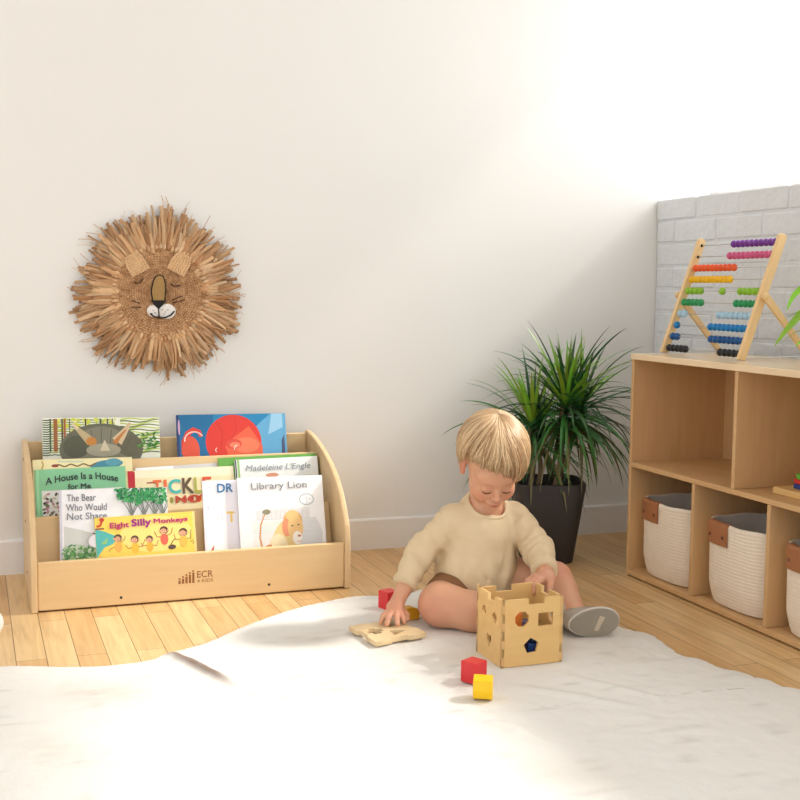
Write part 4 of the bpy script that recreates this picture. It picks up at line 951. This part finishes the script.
def person():
    root = empty('person', (0, 0, 0)); tag(root, 'blond toddler in a cream shirt sitting on the rug and playing with wooden toys', 'person')
    HB = [H_S, H_F, H_U]; hp = lambda *p: hw(np.array(p)).tolist()
    s = SDF((-1.30, -1.16, -.01), (-.66, -.62, .54), .0026)
    # head
    s.ell(hp(0, -.012, .030), (.066, .083, .072), .01, B=HB); s.ell(hp(0, .022, -.034), (.052, .053, .060), .02, B=HB)
    for e in (-1, 1): s.ell(hp(e*.028, .047, -.044), (.021, .021, .023), .018, B=HB)
    s.ell(hp(0, .052, -.080), (.018, .016, .015), .016, B=HB)
    s.ell(hp(0, .055, .015), (.048, .022, .030), .02, B=HB)
    for e in (-1, 1):
        s.ell(hp(e*.0235, .088, -.014), (.013, .010, .009), .010, 'cut', HB); s.ell(hp(e*.0235, .066, -.016), (.013, .0115, .0100), .004, B=HB)
    s.cap(hp(0, .073, -.012), hp(0, .084, -.031), .0050, .0068, .007)
    s.ell(hp(0, .0855, -.034), (.0080, .0068, .0062), .004, B=HB)
    for e in (-1, 1): s.ell(hp(e*.0078, .0805, -.037), (.0052, .0060, .0048), .004, B=HB)
    s.ell(hp(0, .076, -.056), (.018, .009, .008), .008, B=HB)
    s.ell(hp(0, .0815, -.0545), (.0115, .0050, .0030), .003, B=HB); s.ell(hp(0, .0800, -.0615), (.0100, .0050, .0034), .003, B=HB)
    s.cap(hp(-.013, .0845, -.058), hp(.013, .0845, -.058), .0012, .0012, .002, 'cut')
    for e in (-1, 1):
        s.ell(hp(e*.067, -.004, -.010), (.0070, .014, .021), .005, B=HB); s.ell(hp(e*.073, .001, -.008), (.004, .007, .012), .004, 'cut', HB); s.ell(hp(e*.066, .002, -.028), (.006, .007, .008), .004, B=HB)
    # neck, trunk
    s.cap(hp(0, -.018, -.045), (-.947, -.790, .262), .031, .034, .012)
    s.chain([(-.947, -.790, .255), (-.950, -.785, .20), (-.955, -.765, .12), (-.96, -.75, .065)], [.050, .062, .072, .070], .02)
    s.cap((-1.015, -.79, .240), (-.872, -.79, .236), .032, .032, .02)
    # arms : (image) left arm
    WL = np.array([-1.149, -.802, .090]); s.chain([(-1.025, -.79, .238), (-1.090, -.762, .165), WL.tolist()], [.030, .025, .0175], .01)
    WR = np.array([-.880, -.985, .147]); s.chain([(-.868, -.79, .235), (-.846, -.885, .176), WR.tolist()], [.030, .026, .0180], .01)
    # hand on the lid
    PL = np.array([-1.178, -.826, .055]); s.chain([WL.tolist(), PL.tolist()], [.0165, .0175], .01)
    s.ell(PL, (.019, .022, .015), .008)
    for dx, dy, ln, r in ((-.020, -.006, 1.0, .0062), (-.014, -.015, 1.1, .0064), (-.002, -.020, 1.05, .0062), (.010, -.018, .9, .0056)):
        d = np.array([dx, dy, 0])*1.0; b0 = PL+d*.75+np.array([0, 0, -.004]); b1 = PL+d*1.35*ln+np.array([-.006, -.008, -.012]); b2 = PL+d*1.7*ln+np.array([-.008, -.014, -.024]); b2[2] = max(b2[2], .0275)
        s.chain([b0.tolist(), b1.tolist(), b2.tolist()], [r+.0012, r+.0002, r-.0006], .0035)
    s.chain([(PL+[.014, .002, -.004]).tolist(), (PL+[.022, -.016, -.014]).tolist(), (PL+[.018, -.032, -.020]).tolist()], [.0085, .0070, .0058], .004)
    # hand gripping the box edge
    PR = np.array([-.899, -1.026, .152]); s.chain([WR.tolist(), PR.tolist()], [.0175, .0175], .01); s.ell(PR, (.021, .021, .0145), .008)
    for k, (oy, ln, r) in enumerate(((-.018, .95, .0060), (-.006, 1.08, .0063), (.006, 1.02, .0062), (.017, .85, .0055))):
        b0 = PR+[-.012, oy*.8, .001]; b1 = PR+[-.026*ln, oy*1.1-.003, .001]; b2 = PR+[-.044*ln, oy*1.2-.006, -.008]; b3 = PR+[-.047*ln, oy*1.2-.007, -.024]
        s.chain([b0.tolist(), b1.tolist(), b2.tolist(), b3.tolist()], [r+.0012, r+.0004, r, r-.0008], .0035)
    s.chain([(PR+[.004, -.014, -.004]).tolist(), (PR+[-.006, -.028, -.012]).tolist(), (PR+[-.013, -.036, -.024]).tolist()], [.0085, .0070, .0056], .004)
    # bent leg, knee out to the (image) left, shin behind the box
    s.chain([(-.995, -.765, .066), (-1.075, -.850, .060)], [.060, .050], .02)
    s.chain([(-1.075, -.850, .060), (-1.02, -.905, .053), (-.955, -.940, .044), (-.915, -.955, .036)], [.050, .044, .036, .026], .012)
    s.chain([(-.925, -.950, .036), (-.885, -.965, .032), (-.868, -.968, .030)], [.025, .022, .018], .01)
    # raised leg
    s.chain([(-.915, -.765, .068), (-.865, -.82, .095), (-.803, -.885, .108)], [.058, .048, .038], .02)
    s.chain([(-.803, -.885, .108), (-.799, -.915, .085), (-.803, -.960, .062), (-.806, -.990, .052)], [.038, .035, .028, .024], .012)
    s.cap((-.806, -.990, .052), (-.785, -1.005, .045), .022, .018, .01)
    base = np.array(lin((214, 162, 130))); pink = np.array(lin((206, 124, 104))); lip = np.array(lin((186, 96, 86))); red = np.array(lin((208, 138, 112)))
    def col(P):
        C = np.tile(base, (len(P), 1))
        def blend(c, r, t, a, loc=True):
            q = P-np.array(c); w_ = a*np.exp(-(np.linalg.norm(np.stack([q@B for B in HB], -1)/np.array(r) if loc else q/np.array(r), axis=1))**2)[:, None]; C[:] = C*(1-w_)+t*w_
        for e in (-1, 1): blend(hp(e*.036, .062, -.040), (.018, .03, .016), red, .7); blend(hp(e*.070, 0, -.01), (.012, .02, .022), pink, .6)
        blend(hp(0, .09, -.038), (.010, .012, .009), pink, .4); blend(hp(0, .084, -.058), (.013, .012, .0055), lip, .95)
        for e in (-1, 1): blend(hp(e*.0235, .076, -.012), (.014, .014, .010), np.array(lin((196, 138, 112))), .5)
        blend((-1.105, -.87, .06), (.04, .04, .04), red, .6, False); blend((-.80, -.90, .13), (.04, .04, .04), red, .6, False)
        for q in (PL, PR): blend(q, (.05, .05, .03), red, .5, False)
        return C
    SKIN = mat('skin', (232, 184, 154), .5, .02, 20, spec=.35, sss=.25, attr=True)
    body = sdf_obj(s, 'body', SKIN, root, col, 1)
    # lashes and brows follow the surface of the face
    def on(x, z_):
        y = .12
        while y > .02 and s.val(hw(np.array([x, y, z_]))) > 0: y -= .0006
        return np.array([x, y, z_])
    LASH = mat('lashes', (84, 50, 36), .7); BROW = mat('brows', (184, 134, 98), .8)
    for e in (-1, 1):
        q = [on(e*(.0235+x), -.0215-.0022*(1-(x/.0105)**2)) + [0, .0008, 0] for x in np.linspace(-.0105, .0105, 9)]
        MB().tube([hw(p).tolist() for p in q], [.0006, .0014, .0020, .0023, .0024, .0024, .0023, .0018, .0008], 6).build('eyelashes', LASH, body, smooth=True)
        q = [on(e*(.0245+x), .0035+.0022*(1-(x/.012)**2)) + [0, .0002, 0] for x in np.linspace(-.012, .012, 9)]
        MB().tube([hw(p).tolist() for p in q], [.0003, .0007, .0010, .0011, .0011, .0010, .0008, .0006, .0003], 6, flat=.5).build('eyebrow', BROW, body, smooth=True)
    # ------------- shirt
    c = SDF((-1.28, -1.10, .03), (-.70, -.62, .34), .0030)
    c.chain([(-.947, -.795, .262), (-.952, -.795, .205), (-.958, -.790, .13), (-.958, -.785, .085)], [.055, .075, .090, .088], .02)
    c.ell((-.955, -.775, .115), (.098, .080, .080), .02)
    c.cap((-1.018, -.79, .240), (-.872, -.79, .236), .037, .037, .02)
    c.chain([(-1.022, -.79, .240), (-1.088, -.763, .168), (-1.144, -.797, .100)], [.039, .0345, .0265], .012)
    c.chain([(-.866, -.79, .236), (-.846, -.883, .178), (-.874, -.968, .150)], [.040, .036, .0275], .012)
    # folds
    # folds: creases cut and rolls added across the elbows and down the front
    for a, b, r in (((-1.005, -.892, .225), (-.975, -.878, .115), .010), ((-.895, -.872, .225), (-.93, -.876, .13), .011), ((-1.03, -.856, .205), (-1.035, -.852, .13), .010), ((-.955, -.890, .20), (-.935, -.880, .10), .007)): c.cap(a, b, r, r*.4, .016, 'cut')
    nk = hw(np.array([0, -.005, -.052])); 
    c.cap((-.947, -.815, .272), (-.947, -.84, .33), .039, .062, .004, 'cut')
    P_all = np.stack(np.meshgrid(*[c.lo[i]+c.h*np.arange(c.n[i]) for i in range(3)], indexing='ij'), -1)
    c.V += (.0036*vnoise(P_all*np.array([1, 1, .5]), 32, 21)+.0012*vnoise(P_all, 75, 22)).astype(np.float32)
    for a, b in (((-1.022, -.79, .240), (-1.088, -.763, .168)), ((-1.088, -.763, .168), (-1.144, -.797, .100)), ((-.866, -.79, .236), (-.846, -.883, .178)), ((-.846, -.883, .178), (-.874, -.968, .150))):
        a = np.array(a); b = np.array(b); d = b-a; L_ = np.linalg.norm(d); d = d/L_; q = P_all-a; tt = q@d; rad = np.linalg.norm(q-tt[..., None]*d, axis=-1)
        wgt = np.clip((.055-rad)/.02, 0, 1)*np.clip(tt/.02, 0, 1)*np.clip((L_+.01-tt)/.02, 0, 1)
        c.V += (wgt*.0022*np.sin(tt*2*PI/.027+3.0*vnoise(P_all, 22, 31)+q[..., 2]*60)).astype(np.float32)
    # hem: open below
    hem = .060+.02*np.clip((P_all[..., 0]+.95)/.08, 0, 1); c.V = np.maximum(c.V, np.where(P_all[..., 0] > -1.07, (hem-P_all[..., 2]), -1)).astype(np.float32)
    # cuffs cut square to the arms
    for wv, d in ((np.array([-1.144, -.797, .100]), np.array([-.056, -.034, -.068])), (np.array([-.874, -.968, .150]), np.array([-.028, -.085, -.028]))):
        d = d/np.linalg.norm(d); q = P_all-wv; near = np.linalg.norm(q, axis=-1) < .06; c.V = np.where(near, np.maximum(c.V, q@d-.006), c.V).astype(np.float32)
    SH = mat('cream_cotton', (220, 198, 162), .9, .03, 40, bump=.35, bscale=700, spec=.1)
    so = sdf_obj(c, 'shirt', SH, root, None, 2)
    col_ = MB(); pts = []
    for k in range(41):
        a = 2*PI*k/40; p = Vector((-.947+.0450*math.sin(a), -.812-.046*math.cos(a), .293-.040*(.5+.5*math.cos(a))**1.2)); pts.append(p)
    col_.tube(pts, .0042, 8, cap=False); col_.build('collar', SH, so, smooth=True)
    for (wv, d, r) in ((np.array([-1.144, -.797, .100]), np.array([-.056, -.034, -.068]), .0262), (np.array([-.874, -.968, .150]), np.array([-.028, -.085, -.028]), .0272)):
        d = Vector(d).normalized(); u = d.orthogonal().normalized(); v = d.cross(u); mb = MB(); cc = Vector(wv)+d*.002
        mb.tube([cc+(u*math.cos(2*PI*k/24)+v*math.sin(2*PI*k/24))*r for k in range(25)], .0030, 8, cap=False); mb.build('cuff', SH, so, smooth=True)
    # ------------- shorts
    q = SDF((-1.12, -.95, .01), (-.78, -.64, .14), .0032)
    q.ell((-.957, -.755, .066), (.098, .085, .060), .02); q.cap((-.99, -.765, .070), (-1.045, -.822, .066), .066, .058, .015); q.cap((-.92, -.765, .070), (-.85, -.825, .096), .064, .054, .015)
    sdf_obj(q, 'shorts', mat('brown_cotton', (134, 94, 62), .9, .06, 40), root, None, 2)
    # ------------- shoe lying on its side, sole to the camera
    SHO = mat('grey_canvas', (172, 160, 144), .9, .06, 60, bump=.4, bscale=500); SOLE = mat('rubber_sole', (150, 140, 124), .7, .06, 60)
    def shoe(org, ax, nrm):
        # ax: heel -> toe, nrm: out of the sole
        ax = np.array(ax, float); ax /= np.linalg.norm(ax); nrm = np.array(nrm, float); nrm -= ax*(nrm@ax); nrm /= np.linalg.norm(nrm); sd_ = np.cross(ax, nrm); org = np.array(org, float)
        W_ = lambda a, b, c_: (org+ax*a+sd_*b-nrm*c_)
        lo = np.minimum.reduce([W_(a, b, c_) for a in (-.09, .09) for b in (-.05, .05) for c_ in (-.02, .09)]); hi = np.maximum.reduce([W_(a, b, c_) for a in (-.09, .09) for b in (-.05, .05) for c_ in (-.02, .09)])
        g2 = SDF(lo, hi, .0026)
        g2.cap(W_(-.036, 0, .020), W_(.030, .003, .018), .0245, .0285, .012); g2.cap(W_(-.034, 0, .036), W_(.004, 0, .028), .023, .023, .015); g2.cap(W_(.028, .003, .012), W_(.038, .003, .012), .026, .022, .01)
        P = np.stack(np.meshgrid(*[g2.lo[i]+g2.h*np.arange(g2.n[i]) for i in range(3)], indexing='ij'), -1)-org
        g2.V = np.maximum(g2.V, (P@nrm)+.004).astype(np.float32)
        up = sdf_obj(g2, 'shoe', SHO, root, None, 2)
        pl = []
        for k in range(40):
            a = 2*PI*k/40; x_ = math.cos(a); y_ = math.sin(a); pl.append((.058*x_+.001, (.0320+.0035*x_)*y_))
        mb = MB(); mb.prism(pl, -.0075, .003, lambda a, b, c_: W_(a, b, c_+.0045).tolist()); se = mb.build('sole', SOLE, up, bevel=.002, seg=3)
        rim = MB(); rim.tube([W_(a*1.005, b*1.01, .004).tolist() for a, b in pl+[pl[0]]], .0034, 8, cap=False); rim.build('foxing', mat('pale_rubber', (206, 198, 184), .7), up, smooth=True)
        mb = MB(); mb.prism([(-.014, .016), (-.004, .019), (.012, -.012), (.0, -.016)], -.0042, -.0030, lambda a, b, c_: W_(a+.012, b, c_).tolist()); mb.build('sole_patch', mat('sole_patch', (196, 178, 156), .7), se)
        return up
    shoe((-.785, -1.040, .0435), (1, -.12, .04), (-.30, -.93, -.10))
    shoe((-.862, -.962, .034), (.75, -.25, -.1), (.25, -.3, -.92))
    # ------------- hair
    C0 = np.array([0, -.014, .030]); RD = np.array([.0735, .0905, .080])
    a_ = np.array([.05, -.36, .93]); a_ /= np.linalg.norm(a_); e1 = np.array([0, 1., 0])-a_*a_[1]; e1 /= np.linalg.norm(e1); e2 = np.cross(e1, a_)
    if e2[0] < 0: e2 = -e2
    pk = [(-180, 128), (-135, 130), (-105, 124), (-88, 108), (-70, 96), (-45, 95), (-20, 97), (0, 101), (15, 108), (30, 118), (45, 130), (58, 139), (75, 136), (95, 122), (120, 128), (150, 128), (180, 128)]
    thm = lambda ph: np.interp((math.degrees(ph)+180) % 360-180, [p[0] for p in pk], [p[1] for p in pk])
    def hairp(ph, th, off):
        d = math.cos(th)*a_+math.sin(th)*(math.cos(ph)*e1+math.sin(ph)*e2); q = C0+RD*d; n_ = d/RD; n_ /= np.linalg.norm(n_); return q+n_*off
    HM = mat('blond_hair', (206, 166, 112), .42, .10, 60, spec=.5, attr=True)
    mb = MB(); NP, NT = 180, 26; vs = []; cs = []
    def hc(k): 
        a = np.array(lin((232, 204, 160))); b = np.array(lin((158, 116, 78))); return tuple((a*(1-k)+b*k).tolist())
    nzv = RS.rand(NP)
    for i in range(NP):
        ph = 2*PI*i/NP; m = R(thm(ph))*(.985+.03*nzv[i])
        for j in range(NT):
            u = j/(NT-1); off = .0015+.006*abs(math.sin(min(u*1.1, 1)*PI))**.5*(1 if u < .9 else .75)+.0012*math.sin(i*2.1)+.0006*math.sin(i*5.3)
            vs.append(hw(hairp(ph, m*u+.001, off)).tolist()); cs.append(hc(.35+.4*nzv[i]))
    fs = [(i*NT+j, ((i+1) % NP)*NT+j, ((i+1) % NP)*NT+j+1, i*NT+j+1) for i in range(NP) for j in range(NT-1)]
    mb.v = vs; mb.f = fs; mb.m = [0]*len(fs); mb.c = cs
    rr = random.Random(12)
    for i in range(1700):
        ph = rr.uniform(-PI, PI); m = R(thm(ph))*rr.uniform(.90, 1.035); st_ = rr.uniform(.02, .35); sw = .75*math.exp(-((ph-.7)/.8)**2)-.55*math.exp(-((ph+1.0)/.6)**2)+rr.uniform(-.12, .12); cl = math.sin(ph*17)+math.sin(ph*29+1)
        if rr.random() < .06: m *= 1.02
        pts = []; lift = rr.uniform(.004, .0095)+.0016*cl; m *= 1+.018*cl; n_ = 14
        jag = rr.uniform(-.16, .16)
        for k in range(n_):
            u = st_+(1-st_)*k/(n_-1); pp = ph-sw*max(0,1-u)**1.2+jag*(1-u)+.03*math.sin(u*6+i)
            pts.append(hw(hairp(pp, m*u, .001+lift*min(1, (u+.25))*(1 if u < .85 else 1-.5*(u-.85)/.15))).tolist())
        rw = rr.uniform(.0007, .0020); mb.tube(pts, [rw*(.5+.5*min(1, 4*k/(n_-1)))*(1-.75*(k/(n_-1))**3) for k in range(n_)], 5, 0, hc(rr.random()**1.1))
    for i in range(60):   # loose flyaways near the nape and crown
        ph = rr.uniform(-2.2, -1.4) if i < 30 else rr.uniform(-PI, PI); m = R(thm(ph))*1.06; pts = []
        for k in range(10):
            u = .25+.75*k/9; pts.append(hw(hairp(ph+.1*math.sin(u*5+i), m*u, .006+.010*max(0, u-.8)/.2*rr.uniform(.5, 1.2))).tolist())
        mb.tube(pts, [.0008*(1-.8*k/9) for k in range(10)], 4, 0, hc(rr.random()))
    mb.build('hair', HM, root, smooth=True, colors=True, fix=False)
person()
